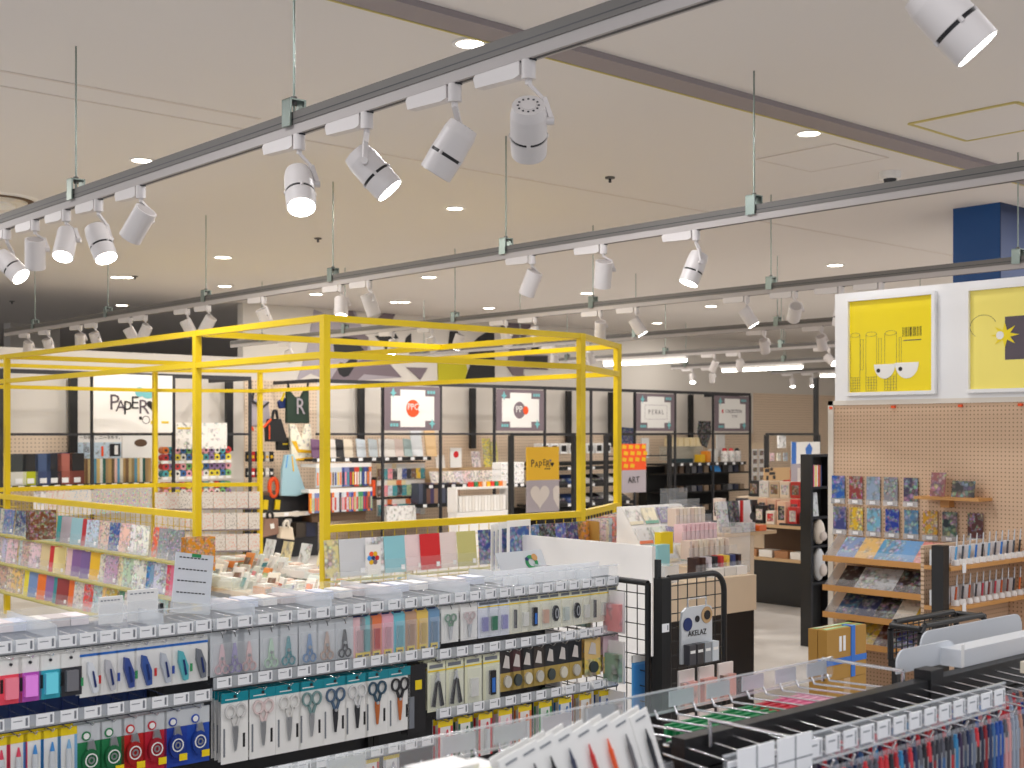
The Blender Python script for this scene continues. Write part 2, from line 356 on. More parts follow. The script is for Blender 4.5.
def mk_head(kind, lit):
    def f():     # local: beam along -Z, pivot at origin near rear third; arm on +X side
        h = hold('spotlight_head'); r = .054 if kind == 'ring' else .05; L0, L1 = (.055, -.115) if kind == 'ring' else (.05, -.1)
        mb = MB()
        if kind == 'ring':
            mb.cyl((0, 0, L0-.03), (0, 0, L0), r*.97, 'lamp_white', 24, r*.86).cyl((0, 0, -.045), (0, 0, L0-.03), r, 'lamp_white', 24, r*.97)
            for i in range(12):
                a = 2*PI*i/12; mb.box(r*.55*math.cos(a)-.003, r*.55*math.cos(a)+.003, r*.55*math.sin(a)-.003, r*.55*math.sin(a)+.003, L0, L0+.001, 'charcoal')
            mb.cyl((0, 0, L0), (0, 0, L0+.002), r*.4, 'lamp_white', 16)
            mb.cyl((0, 0, -.055), (0, 0, -.045), r*.93, 'ink', 24)
            for a in (0, PI/2, PI, 1.5*PI): mb.cyl((r*.96*math.cos(a), r*.96*math.sin(a), -.056), (r*.96*math.cos(a), r*.96*math.sin(a), -.044), .006, 'lamp_white', 6)
            mb.cyl((0, 0, L1), (0, 0, -.055), r*.97, 'lamp_white', 24, r)
        else:
            mb.cyl((0, 0, L1), (0, 0, L0), r, 'lamp_white', 24, r*.98).cyl((0, 0, L0), (0, 0, L0+.001), r*.8, 'track_white', 20)
        h2 = mb.build('housing', h)
        mb = MB(); disc((0, 0, L1+.001), r*.88, 'lens' if lit else 'lens_off', mb, 'z', 20, .003); mb.build('lens', h)
        return h
    return f
LAMPS = [  # track, px, (right, forward, up), kind, lit
 (0, 5, (.75, -.2, -.7), 'ring', 1), (0, 33, (-.15, .4, -.9), 'plain', 0), (0, 64, (0, -.5, -.85), 'plain', 1), (0, 96, (.4, -.3, -.85), 'ring', 1), (0, 138, (-.55, .3, -.75), 'plain', 0),
 (0, 295, (.15, -.5, -.8), 'ring', 1), (0, 362, (.65, .0, -.72), 'ring', 1), (0, 449, (-.52, .15, -.82), 'ring', 0), (0, 522, (.02, .75, -.62), 'ring', 0), (0, 928, (.62, -.1, -.72), 'ring', 1),
 (1, 27, (-.2, .4, -.9), 'plain', 0), (1, 47, (.15, .4, -.9), 'plain', 0), (1, 79, (-.1, .4, -.9), 'plain', 0), (1, 94, (.2, .3, -.9), 'plain', 0), (1, 129, (.4, .2, -.85), 'plain', 0), (1, 144, (-.45, .2, -.85), 'plain', 0),
 (1, 186, (.4, .2, -.85), 'plain', 0), (1, 207, (-.5, .2, -.8), 'plain', 0), (1, 262, (.3, .3, -.85), 'plain', 0), (1, 339, (.05, -.45, -.9), 'plain', 1), (1, 367, (.3, .25, -.9), 'plain', 0), (1, 529, (-.35, .3, -.88), 'plain', 0),
 (1, 600, (-.05, .4, -.9), 'plain', 0), (1, 692, (-.35, -.1, -.9), 'ring', 1),
 (2, 288, (.3, .3, -.9), 'plain', 0), (2, 391, (-.1, -.4, -.9), 'plain', 1), (2, 430, (.3, .2, -.9), 'plain', 0), (2, 457, (-.3, .2, -.9), 'plain', 1), (2, 504, (.2, .4, -.9), 'plain', 0), (2, 533, (.3, -.1, -.9), 'plain', 0), (2, 598, (0, .4, -.9), 'plain', 0),
 (2, 634, (.5, -.05, -.8), 'plain', 1), (2, 744, (.5, -.1, -.8), 'plain', 1), (2, 792, (.05, .75, -.5), 'plain', 0), (2, 838, (-.1, .1, -.95), 'ring', 0), (2, 878, (-.6, .3, -.6), 'plain', 0),
 (3, 553, (0, .3, -.9), 'plain', 0), (3, 588, (.3, .3, -.9), 'plain', 0), (3, 762, (.25, .5, -.8), 'plain', 0), (3, 819, (.3, .5, -.8), 'plain', 0),
 (4, 713, (-.3, .3, -.8), 'plain', 0), (4, 738, (0, .3, -.95), 'plain', 0), (4, 827, (.5, -.6, -.6), 'plain', 1),
 (5, 691, (0, -.5, -.9), 'plain', 1), (5, 711, (.1, .3, -.9), 'plain', 0), (6, 791, (0, -.4, -.9), 'plain', 1), (6, 811, (0, -.4, -.9), 'plain', 1)]
cnt = {}
for k, px, d, kind, lit in LAMPS:
    X = TX[k]; y = onX(px, X); i = cnt.get(k, 0); cnt[k] = i+1
    t = item('lampbase', mk_lamp(kind, lit), 'white %s spotlight%s, %s from left on the %s' % ('black-slotted' if kind == 'ring' else 'plain cylinder', ' shining' if lit else ' turned away', nth(i), TN[k]), 'spotlight', (X, y, TZ), 0, 'track spotlights')
    D = (RT*d[0]+FW*d[1]+Vector((0, 0, d[2]))).normalized()
    M = (-D).to_track_quat('Z', 'Y').to_matrix(); 
    c = Vector((0, -.028, -.255 if kind == 'ring' else -.225))
    key = 'head%s%d' % (kind, lit)
    if key in PROTO: h = cp(PROTO[key])
    else: h = mk_head(kind, lit)(); PROTO[key] = h
    # the pivot empty folds away: housing and lens become parts of the spotlight itself
    for ch in list(h.children):
        ch.parent = t; ch.matrix_parent_inverse = Matrix(); ch.location = c; ch.rotation_euler = M.to_euler()
    PROTO.pop(key, None); bpy.data.objects.remove(h)
    r = .054 if kind == 'ring' else .05
    sd = M @ Vector((1, 0, 0)); sd = sd if sd.dot(RT) > 0 else -sd
    e = c+sd*(r+.012); s0 = Vector((0, -.028, -.132))
    MB().bar(s0, s0+Vector((0, 0, -.018)), .014, .014, 'lamp_white').bar(s0+Vector((0, 0, -.015)), s0*.35+e*.65+Vector((0, 0, .02)), .018, .009, 'lamp_white').bar(s0*.35+e*.65+Vector((0, 0, .025)), e, .018, .009, 'lamp_white').cyl(c+sd*r*.9, c+sd*(r+.02), .012, 'lamp_white', 10).build('arm', t)
    if lit:
        L = bpy.data.lights.new('beam', 'SPOT'); L.energy = SPOTW; L.spot_size = 1.2; L.spot_blend = .6; L.shadow_soft_size = .045; L.color = (1, .95, .88)
        lo = bpy.data.objects.new('beam', L); C.objects.link(lo); lo.parent = t; lo.location = c+D*.13; lo.rotation_euler = M.to_euler()
# long luminous tubes under far tracks
for k, a, b, w in ((4, 604, 687, 'left one, above the yellow frame corner'), (5, 722, 803, 'middle one, above the far shelves'), (6, 820, 870, 'right one, half hidden by the poster wall')):
    X = TX[k]; ya, yb = onX(a, X), onX(b, X)
    t = thing('tube_light', 'slim glowing white tube light, '+w, 'tube light', (X, yb, TZ-.08), 0, 'tube lights')
    B(-.03, .03, 0, ya-yb, -.04, 0, 'white').build('housing', t); MB().cyl((0, .02, -.06), (0, ya-yb-.02, -.06), .028, 'tube_glow', 12).build('tube', t)
# ================================================================ YELLOW FRAME
X0, X2, YA = 4.43, 7.7, 6.75; X1 = onY(581, YA)
YZ, YG, YH = onX(155, X1), onX(197, X0), onX(7, X0)
ZT, Z2, ZR = 2.42, 2.19, 1.10
t = thing('yellow_pavilion', 'large bright yellow steel pavilion frame standing around the paper goods', 'frame', (X0, YA, 0))
def yb(a, b, w=.044, h=.044, nm='beam'):
    o = Vector((X0, YA, 0)); MB().bar(Vector(a)-o, Vector(b)-o, w, h, 'yellow').build(nm, t)
V = dict(a=(X0, YA), b=(X1, YA), c=(X2, 7.35), d=(X2, onX(260, X2)), e=(X1, YZ), f=(X0, YZ), g=(X0, YG), h=(X0, YH), i=(X1, YG), j=(X1, YH))
for k in 'abcdefgh': x, y = V[k]; yb((x, y, 0), (x, y, ZT+.02), .049, .049, 'post')
for z in (ZT, Z2):
    for s in (('a', 'b'), ('b', 'c'), ('c', 'd'), ('d', 'e'), ('e', 'f'), ('f', 'a')):
        yb((*V[s[0]], z), (*V[s[1]], z), .042, .04)
yb((*V['b'], ZT), (*V['e'], ZT)); yb((*V['g'], ZT), (*V['i'], ZT)); yb((*V['h'], ZT), (*V['j'], ZT))
for s in (('g', 'f'), ('a', 'b'), ('b', 'c'), ('d', 'e'), ('e', 'f')): yb((*V[s[0]], ZR), (*V[s[1]], ZR), .046, .046, 'rail')
# wire mesh panels under the rails
def mesh_panel(a, b, z0, z1, name='wire_panel', m='yellow_dark', par=None, st=.09, off=(0, 0)):
    a = Vector((a[0]-X0+off[0], a[1]-YA+off[1], 0)); b = Vector((b[0]-X0+off[0], b[1]-YA+off[1], 0)); L = (b-a).length; mb = MB(); n = int(L/st)
    for i in range(n+1):
        p = a+(b-a)*i/max(n, 1); mb.bar(p+Vector((0, 0, z0)), p+Vector((0, 0, z1)), .004, .004, m)
    z = z0
    while z <= z1: mb.bar(a+Vector((0, 0, z)), b+Vector((0, 0, z)), .004, .004, m); z += st
    return mb.build(name, par or t)
for s in (('g', 'f'), ('a', 'b'), ('b', 'c'), ('d', 'e'), ('e', 'f')): mesh_panel(V[s[0]], V[s[1]], .2, ZR-.03)
bpy.context.view_layer.update()
# ================================================================ BACK WALL DISPLAY
YW = 15.9; YF = 14.72; YT = 15.8
def steel(name, label, x0, x1, thin, thick, zt=2.435, zr=1.7, z0=0.0):
    t = thing(name, label, 'display frame', (x0, YF, 0))
    B(0, x1-x0, -.02, .02, zt-.05, zt, 'charcoal').build('top_beam', t); B(0, x1-x0, -.015, .015, zr-.03, zr, 'charcoal').build('rail', t)
    for x in thin: B(x-x0-.017, x-x0+.017, -.017, .017, z0, zt-.05, 'charcoal').build('post', t)
    for x in thick: B(x-x0-.05, x-x0+.05, YT-YF-.03, YT-YF+.03, 1.45, zt-.01, 'black').build('upright', t)
    for x in (0, x1-x0):
        B(x-.02, x+.02, 0, YT-YF, zt-.05, zt, 'charcoal').build('side_beam', t)
    return t
xs = [onY(p, YF) for p in (-20, 1, 92, 173.5, 250)]
steel('display_grid', 'black steel grid frame on the wall at left, behind the PAPER panel', xs[0], xs[4], xs[:], [onY(p, YT) for p in (0, 73, 229)])
xr = [onY(p, YF) for p in (316, 382.6, 440.5, 494.3, 544.7, 591, 634.6, 675, 713, 750)]
steel('display_grid', 'long black steel grid frame along the back wall behind four sign panels', xr[0], xr[-1], xr[1:], [onY(p, YT) for p in (361, 472.6, 568.5, 611, 690.7)])
def wpanel(name, label, cat, px0, px1, z0, z1, m, y=YW, th=.02, grp=None):
    a, b = onY(px0, y), onY(px1, y)
    o = B(0, b-a, -th, 0, 0, z1-z0, m).build(name, None, (a, y-.001, z0)); tag(o, label, cat, grp); return o
wpanel('pegboard', 'pale tan pegboard behind the hanging bags', 'pegboard', 244, 316, .1, 2.45, 'pegboard_far')
wpanel('pegboard', 'long tan pegboard strip on the back wall below the sign panels', 'pegboard', 317, 752, .1, 1.69, 'pegboard_far')
wpanel('pegboard', 'tan pegboard at the right end of the back wall near the poster wall', 'pegboard', 753, 850, .1, 2.5, 'pegboard_far')
wpanel('pegboard', 'tan pegboard in the left steel frame above a dark blue band', 'pegboard', -25, 72, .6, 1.69, 'pegboard_far')
a = pY(-20, 458, YT); b = pY(71, 450, YT)
tag(MB().prism([(a.x, YT+.035, a.z-.1), (b.x, YT+.035, b.z-.22), (b.x, YT+.035, b.z-.03), (a.x, YT+.035, a.z+.01)], (0, .03, 0), 'navy').build('header_board'), 'dark navy slanted header board below the left pegboard', 'board')
# PAPER panel and the paler poster under it
x0, x1 = onY(93, YF-.03), onY(172, YF-.03)
t = thing('sign_panel', 'tall white panel lettered PAPER with a black heart', 'sign', (x0, YF-.03, 1.71))
w = x1-x0; B(0, w, -.012, 0, 0, .70, 'white').build('board', t)
zc = zat(onY(133, YF), YF, 405)-1.71; xq = [onY(p, YF-.05)-x0 for p in (114.5, 121, 128, 135, 144)]
for ch, x, dz, sz, m in zip('PApER', xq, (.02, -.02, .01, .02, -.03), (.27, .2, .24, .22, .25), ('ink_grey', 'ink_grey', 'ink', 'ink', 'ink_grey')):
    text('letter', ch, sz, t, (x, -.015, zc+dz), UP, m)
def heart(mb, cx, cz, s, m, y=-.013, d=(0, -.003, 0)):
    P = []
    for i in range(28):
        a = 2*PI*i/28; P.append((cx+s*.0625*16*math.sin(a)**3*.55, y, cz+s*.0625*.55*(13*math.cos(a)-5*math.cos(2*a)-2*math.cos(3*a)-math.cos(4*a))))
    return mb.prism(P, d, m)
mb = MB(); heart(mb, onY(150.5, YF)-x0, zc, .13, 'ink'); mb.build('heart_mark', t)
mb = MB(); disc((onY(138, YF)-x0, -.014, zc+.16), .06, 'aqua', mb, n=16); disc((onY(146.5, YF)-x0, -.0135, zc+.14), .09, 'aqua', mb, n=16, rz=.06)
disc((onY(139, YF)-x0, -.014, zc-.16), .022, 'ink', mb, n=10); mb.build('dots', t)
mb = MB(); mb.ring((onY(144.5, YF)-x0, zc-.18), .05, .05, .008, 'ink_grey', -.013); mb.build('ring_mark', t)
B(onY(160, YF)-x0, onY(167, YF)-x0, -.015, -.012, .11, .135, 'yellow').build('yellow_dash', t); B(onY(149, YF)-x0, onY(151, YF)-x0, -.015, -.012, .1, .14, 'yellow').build('yellow_dash', t)
xp0, xp1 = onY(75.5, YT), onY(121, YT)
t = thing('wall_poster', 'pale blue poster with black Japanese headline and a QR-less product picture', 'poster', (xp0, YT, 1.28)); t['label'] = 'pale blue poster with black Japanese headline under the PAPER panel'
w = xp1-xp0; B(0, w, -.01, 0, 0, .41, 'white').box(0, w, -.012, -.01, 0, .3, 'art_soft').build('sheet', t); col(t.children[0], (196, 214, 228))
text('headline', 'ノーカモチ、ニーモちす。', w/11.5, t, (w/2, -.013, .36), UP, 'ink')
B(w*.74, w*.97, -.016, -.012, .12, .28, 'ink').box(w*.84, w*.92, -.018, -.016, .14, .26, 'white').build('picture', t)
text('caption', '商', .09, t, (w*.22, -.013, .2), UP, 'ink_grey')
B(w*.55, w*.6, -.016, -.012, .12, .25, 'orange').build('figure', t)
xp0, xp1 = onY(122, YT), onY(157, YT); t = thing('wall_poster', 'plain off-white poster with a small brown label near its top', 'poster', (xp0, YT, 1.28))
B(0, xp1-xp0, -.01, 0, 0, .41, 'paper').build('sheet', t); disc(((xp1-xp0)*.52, -.011, .29), .09, 'brown', MB(), n=16, rz=.05); mb = MB(); disc(((xp1-xp0)*.52, -.011, .29), .09, 'brown', mb, n=16, rz=.05); mb.build('label', t)
xp0, xp1 = onY(176, YF-.05), onY(227, YF-.05); t = thing('wall_poster', 'white poster with scattered orange and pink sketches behind the second yellow post', 'poster', (xp0, YF-.04, 1.5))
o = B(0, xp1-xp0, -.01, 0, 0, .33, 'art_soft').build('sheet', t); col(o, (240, 236, 232))
B(.02, .2, -.014, -.01, .25, .27, 'yellow').build('yellow_stroke', t)
# four sign panels
def sign(px0, px1, lab, kind):
    x0, x1 = onY(px0, YF-.03), onY(px1, YF-.03); w = x1-x0; H = .635
    t = thing('sign_panel', lab, 'sign', (x0, YF-.03, 1.735))
    B(0, w, -.012, 0, 0, H, 'mauve').build('border', t); f = .14
    m = MB(); y = -.016; a = .1*w/.9
    m.box(a*2.5, w-a*2.5, -.016, -.012, .05, H-.05, 'paper'); m.box(a, w-a, -.0158, -.012, .14, H-.14, 'paper'); m.build('sheet', t)
    for (cx, cz) in ((a*1.35, H-.1), (w-a*1.35, .1)):
        mb = MB(); mb.prism([(cx, -.018, cz+.075), (cx-.022, -.018, cz+.018), (cx-.06, -.018, cz), (cx-.022, -.018, cz-.018), (cx, -.018, cz-.075), (cx+.022, -.018, cz-.018), (cx+.06, -.018, cz), (cx+.022, -.018, cz+.018)][::-1], (0, .003, 0), 'aqua'); mb.build('star_mark', t)
    for (cx, cz) in ((w-a*1.5, H-.08), (a*1.5, .08)):
        for i in range(4): 
            pass
        MB().box(cx-.07, cx+.07, -.018, -.016, cz-.022, cz+.022, 'aqua').box(cx-.03, cx-.02, -.0185, -.018, cz-.022, cz+.022, 'mauve').box(cx+.02, cx+.03, -.0185, -.018, cz-.022, cz+.022, 'mauve').build('lattice_mark', t)
    c = (w/2, H/2)
    if kind == 0:
        mb = MB(); disc((c[0], -.016, c[1]), .12, 'orange', mb, n=28, rz=.125); disc((c[0]+.14, -.0185, c[1]), .05, 'paper', mb, n=20, d=.001); mb.build('emblem', t)
        text('lettering', 'PPC', .13, t, (c[0]+.0, -.021, c[1]+.02), UP, 'paper', sx=.9)
    elif kind == 1:
        mb = MB(); disc((c[0]-.03, -.016, c[1]), .12, 'mauve', mb, n=28, rz=.13); mb.build('emblem', t)
        mb = MB(); disc((c[0]+.1, -.0165, c[1]), .055, 'orange', mb, n=24, rz=.065, d=.004); mb.build('orange_dot', t); text('lettering', 'PP', .14, t, (c[0]-.04, -.021, c[1]+.01), UP, 'paper')
    elif kind == 2:
        text('lettering', 'ＰＥＲＡＬ', .1, t, (c[0], -.019, c[1]), UP, 'ink_grey', sx=.85)
        for z in (-.12, .12): B(c[0]-.28, c[0]+.28, -.0175, -.016, c[1]+z, c[1]+z+.006, 'mauve_pale').build('line', t)
        for x in (-.28, .28): B(c[0]+x, c[0]+x+.006, -.0175, -.016, c[1]-.12, c[1]+.12, 'mauve_pale').build('line', t)
    else:
        text('lettering', 'COLLECTION', .085, t, (c[0]+.03, -.019, c[1]+.04), UP, 'ink_grey', sx=.9); text('lettering', 'STYLE', .06, t, (c[0]+.06, -.019, c[1]-.05), UP, 'mauve')
        B(c[0]-.3, c[0]-.26, -.018, -.016, c[1]+.01, c[1]+.07, 'red').build('red_mark', t)
sign(384, 439.5, 'mauve bordered sign panel with orange PPC emblem', 0)
sign(496, 543.5, 'mauve bordered sign panel with grey PP circle and small orange dot', 1)
sign(636, 674, 'mauve bordered sign panel with spaced dark lettering inside a thin box', 2)
sign(714.5, 748.5, 'mauve bordered sign panel with red-initial lettering, rightmost of the four', 3)
# wall graphic
t = thing('wall_mural', 'black, grey and olive geometric graphic painted high on the back wall', 'mural', (0, YW-.004, 0))
MK = [0]
def mp(pts, m, sx=6.4, ox=320, oy=300):
    P = []
    for x, y in pts: q = pY(ox+x/sx, oy+y/sx, YW-.004); P.append((q.x, 0, q.z))
    MK[0] += .0015; MB().prism(P, (0, -.004-MK[0], 0), m).build('shape', t)
mp([(-40, 60), (60, 100), (130, 70), (220, 60), (330, 330), (440, 400), (520, 495), (200, 520), (60, 520), (-60, 470), (-150, 520), (-80, 300)], 'mauve_pale')
mp([(360, 125), (410, 80), (485, 85), (460, 130)], 'mauve'); mp([(170, 60), (205, 65), (225, 110), (180, 110)], 'mauve'); mp([(60, 190), (240, 190), (310, 240), (300, 330), (60, 260)], 'mauve')
mp([(60, 520), (110, 440), (280, 380), (420, 385), (520, 495), (280, 475), (230, 520)], 'mauve')
mp([(90, 330), (85, 290), (110, 250), (150, 235), (200, 240), (235, 245), (260, 300), (300, 340), (240, 380), (210, 440), (180, 485), (150, 495), (120, 475), (105, 430), (125, 400), (160, 405), (200, 370), (140, 360)], 'ink')
mp([(350, 230), (480, 215), (500, 245), (440, 260), (430, 330), (380, 260)], 'ink'); mp([(540, 290), (550, 240), (580, 215), (582, 290)], 'ink')
mp([(550, 430), (685, 435), (640, 510)], 'mauve'); mp([(830, 200), (885, 200), (850, 290), (820, 290)], 'ink')
mp([(750, 400), (930, 400), (940, 450), (920, 520), (755, 515)], 'olive')
mp([(990, 520), (925, 515), (960, 420), (940, 400), (955, 300), (1010, 240), (1090, 190), (1110, 190), (1115, 520)], 'ink')
mp([(370, 130), (240, 130), (290, 170), (290, 200), (250, 420), (300, 470), (280, 545), (370, 545), (370, 290), (290, 250), (370, 240)][0:0] or [(215, 130), (400, 135), (395, 160), (370, 210), (300, 230), (240, 160)], 'mauve', 5.69, 460)
mp([(290, 230), (370, 240), (355, 420), (370, 440), (300, 430), (265, 380)], 'mauve', 5.69, 460)
mp([(350, 315), (495, 315), (495, 398), (350, 392)], 'mauve', 5.69, 460); mp([(360, 320), (490, 320), (490, 390), (400, 390), (358, 350)], 'ink', 5.69, 460); mp([(405, 250), (443, 250), (443, 290), (405, 290)], 'ink', 5.69, 460)
# ---------------------------------------------------------------- shelves and goods along the back wall
RC = [(232, 228, 222), (205, 60, 50), (240, 200, 60), (70, 150, 160), (60, 80, 150), (236, 150, 160), (240, 130, 60), (180, 200, 150), (120, 90, 70), (210, 215, 225), (250, 245, 238), (60, 60, 64)]
def shelf(name, label, px0, px1, py, Y, depth, m='black', tags=8, th=.035, zoff=0):
    x0, x1 = onY(px0, Y), onY(px1, Y); z = zat((x0+x1)/2, Y, py)
    t = thing(name, label, 'shelf', (x0, Y, z)); w = x1-x0
    B(0, w, 0, depth, -th, 0, m).build('board', t); B(0, w, -.006, 0, -th-.01, .012, m).build('price_rail', t)
    for i in range(tags):
        x = w*(i+.5)/tags; B(x-.035, x+.035, -.008, -.006, -th-.004, .006, 'tag_paper').build('price_tag', t)
    return t, z
def mk_box(name, w, d, h, m='tint', m2=None, front=None):
    def f():
        t = hold(name); B(-w/2, w/2, 0, d, 0, h, m).build('body', t)
        if front: B(-w*.38, w*.38, -.001, 0, h*.2, h*.8, front).build('label', t)
        return t
    return f
def mk_one(name, w, d, h, m):
    def f(): return B(-w/2, w/2, 0, d, 0, h, m).build(name)
    return f
def mk_lean(name, w, h, th=.012, m='art', back='paper', ang=.3):
    def f():
        mb = MB(); s, c = math.sin(ang), math.cos(ang)
        P = [(0, 0), (h*s, h*c), (h*s+th*c, h*c-th*s), (th*c, -th*s+.0)]
        mb.prism([(-w/2, y, max(z, 0)) for y, z in P], (w, 0, 0), m); return mb.build(name)
    return f
def row_of(kind, maker, label, cat, group, px0, px1, n, Y, z, cols=None, jit=0.0, rz=0, back=False):
    x0, x1 = onY(px0, Y), onY(px1, Y)
    for i in range(n):
        c = cols[i % len(cols)] if cols else random.choice(RC)
        item(kind, maker, ('%s %s, %s from left' % (cname(c), label, nth(i))), cat, (x0+(x1-x0)*(i+.5)/n, Y+random.uniform(0, jit), z), rz, group, color=c)
# left: black rail with hanging pouches, folders
t, z = shelf('wall_shelf', 'black price-tagged shelf of pouches and folders at far left', -10, 152, 485, 14.95, .8, tags=14)
pc = [((60, 66, 70), (226, 226, 220)), ((40, 40, 44), (190, 200, 30)), ((70, 90, 130), (60, 76, 120)), ((30, 34, 46), (30, 34, 50)), ((170, 100, 90), (160, 90, 80)), ((36, 36, 40), (120, 60, 50))]
for i, (px, (c1, c2)) in enumerate(zip((18.5, 30.5, 43, 54, 65, 77), pc)):
    def f():
        h = hold('pouch'); MB().box(-.09, .09, 0, .03, .16, .37, 'tint').build('upper_half', h); B(-.09, .09, -.005, .035, 0, .16, 'tint').build('lower_half', h)
        B(-.04, .04, -.012, -.006, .02, .08, 'tag_paper').build('price_card', h); return h
    item('pouch', f, '%s and %s mesh pouch, %s on the far left shelf' % (cname(c1), cname(c2) if cname(c2) != cname(c1) else 'dark', nth(i)), 'pouch', (onY(px, 15.0), 15.0, z+.01), 0, 'pouches on the far left shelf', colors={'upper_half': c1, 'lower_half': c2})
fc = [(170, 140, 90), (120, 90, 60), (200, 180, 130), (150, 130, 90), (90, 150, 180), (220, 190, 120), (235, 235, 230), (40, 100, 90), (180, 150, 110), (200, 170, 110), (110, 90, 60), (240, 200, 190), (90, 160, 200), (230, 225, 210)]
row_of('folder', mk_one('document_folder', .045, .3, .3, 'tint'), 'slim folder filed upright on the far left shelf', 'folder', 'folders on the far left shelf', 82, 151, 24, 15.05, z+.01, fc)
# washi tape racks
for k, (py, cset) in enumerate([(461, RC), (477, RC), (496, RC)]):
    t, z = shelf('tape_rack', 'clear price-tagged tape rack behind the second yellow post, %s tier' % ('top', 'middle', 'bottom')[k], 161, 232, py, 14.9, .3, 'offwhite', 9, .02)
    for r in range(2):
        x0, x1 = onY(163, 14.92), onY(231, 14.92); n = 12
        for i in range(n):
            c = random.choice([(235, 130, 60), (240, 220, 60), (210, 60, 60), (70, 160, 170), (230, 228, 222), (150, 120, 170), (120, 180, 110), (236, 170, 180), (60, 110, 170)])
            item('tape', lambda: MB().cyl((0, 0, .045), (0, .12, .045), .045, 'tint', 14).cyl((0, -.002, .045), (0, .0, .045), .018, 'charcoal', 10).build('tape_roll'),
                 '%s roll of tape, %s in the %s row of the %s tape tier' % (cname(c), nth(i), ('lower', 'upper')[r], ('top', 'middle', 'bottom')[k]), 'tape', (x0+(x1-x0)*(i+.5)/n, 14.92, z+.002+r*.092), 0, 'rolls of tape on the racks', color=c)
# hanging bags area
def quad(pts, m, y, nm, par, th=.05):
    P = []
    for px, py in pts: q = pY(px, py, y); P.append((q.x, q.y, q.z))
    o = MB().prism([Vector(p)-par.location for p in P], (0, th, 0), m).build(nm, par)
    bv = o.modifiers.new('soft', 'BEVEL'); bv.width = .012; bv.segments = 2; return o
def bagthing(label, pts, m, y, parts, cat='bag', name='shoulder_bag', color=None, th=.06, g=None):
    c = pY(sum(p[0] for p in pts)/len(pts), max(p[1] for p in pts), y)
    t = thing(name, label, cat, c, 0, g); o = quad(pts, m, y, 'body', t, th)
    if color: col(o, color)
    for nm, pp, mm, dy in parts: 
        if nm in ('strap', 'handle', 'cord'):
            q = [pY(a, b, y-dy)-t.location for a, b in pp]; MB().tube(q, .016 if nm != 'handle' else .02, mm, 6).build(nm, t)
        else: quad(pp, mm, y-dy, nm, t, .01)
    return t
F8 = 8.53
def z1(pts, s=F8, ox=230, oy=380): return [(ox+a/s, oy+b/s) for a, b in pts]
YB2 = 15.2
bagthing('grey mesh backpack hanging behind the small yellow post', z1([(175, 160), (330, 180), (345, 330), (240, 400), (170, 390)]), 'mauve_pale', YB2, [('strap', z1([(200, 110), (190, 180), (280, 230), (330, 190)]), 'charcoal', .02), ('orange_trim', z1([(170, 385), (200, 400), (210, 440), (180, 425)]), 'orange', .02)], name='backpack')
bagthing('black drawstring rucksack with orange strap hanging in the bag display', z1([(345, 330), (440, 330), (490, 500), (480, 530), (325, 525), (320, 400)]), 'black', YB2-.12, [('handle', z1([(360, 330), (372, 262), (395, 262), (405, 330)]), 'black', .01), ('strap', z1([(350, 335), (285, 405)]), 'orange', .03), ('orange_piping', z1([(333, 385), (343, 385), (343, 505), (333, 505)]), 'orange', .005)], name='backpack', th=.1)
bagthing('navy and yellow pouch on a cord beside the dark green bag', z1([(415, 180), (480, 150), (490, 240), (430, 245)]), 'navy', YB2, [('strap', z1([(440, 180), (465, 110)]), 'yellow', .01), ('yellow_flap', z1([(430, 165), (465, 110), (460, 160)]), 'yellow', .01)], name='shoulder_bag')
o = bagthing('dark green tote bag printed with a pale letter R', z1([(490, 90), (520, 95), (560, 145), (610, 145), (640, 90), (675, 90), (680, 370), (485, 370)]), 'tint_matt', YB2-.05, [('strap', z1([(500, 95), (495, 20)]), 'black', .005), ('strap', z1([(660, 95), (665, 20)]), 'black', .005)], color=(36, 56, 44), name='tote_bag')
q = pY(300.5, 407, YB2-.06)-o.location; text('letter', 'R', .32, o, q, UP, 'mauve_pale', sx=.8)
bagthing('white and yellow tie-dyed shopping bag below the green tote', z1([(510, 375), (560, 380), (620, 510), (640, 380), (690, 375), (715, 680), (565, 690), (525, 640)]), 'art_soft', YB2-.05, [('yellow_band', z1([(525, 520), (570, 520), (590, 590), (710, 600), (710, 625), (580, 620)]), 'gold', .004), ('yellow_band', z1([(565, 670), (712, 655), (712, 680), (565, 690)]), 'gold', .004)], color=(246, 240, 220), name='shopping_bag')
bagthing('small black pouch with yellow stripe below the black rucksack', z1([(400, 490), (505, 490), (510, 600), (405, 600)]), 'black', YB2+.02, [('yellow_stripe', z1([(450, 540), (495, 540), (495, 552), (450, 552)]), 'yellow', .004)], name='shoulder_bag')
def z2(pts): return z1(pts, 10.24, 250, 450)
bagthing('pale blue translucent shopping bag hanging full length', z2([(365, 50), (450, 45), (580, 440), (480, 475), (320, 470), (335, 200)]), 'tint', YB2-.2, [('blue_streak', z2([(385, 50), (395, 50), (375, 190), (365, 180)]), 'skyblue', .004), ('gold_streak', z2([(425, 60), (440, 60), (455, 220), (440, 220)]), 'gold', .004)], color=(160, 196, 210), name='shopping_bag')
bagthing('tan pleated handbag with white tag on the lower display ledge', z2([(150, 700), (290, 700), (300, 860), (130, 900)]), 'tint_matt', YB2-.4, [('handle', z2([(180, 700), (175, 650), (200, 625), (230, 650), (235, 700)]), 'black', .01), ('price_tag', z2([(205, 760), (245, 750), (255, 800), (215, 810)]), 'paper', .01)], color=(150, 118, 102), name='handbag', th=.12)
bagthing('cream canvas tote bag beside the tan handbag', z2([(325, 790), (440, 790), (460, 925), (310, 905)]), 'tint_matt', YB2-.45, [('handle', z2([(345, 795), (350, 735), (385, 725), (400, 795)]), 'offwhite', .01)], color=(232, 218, 196), name='tote_bag', th=.1)
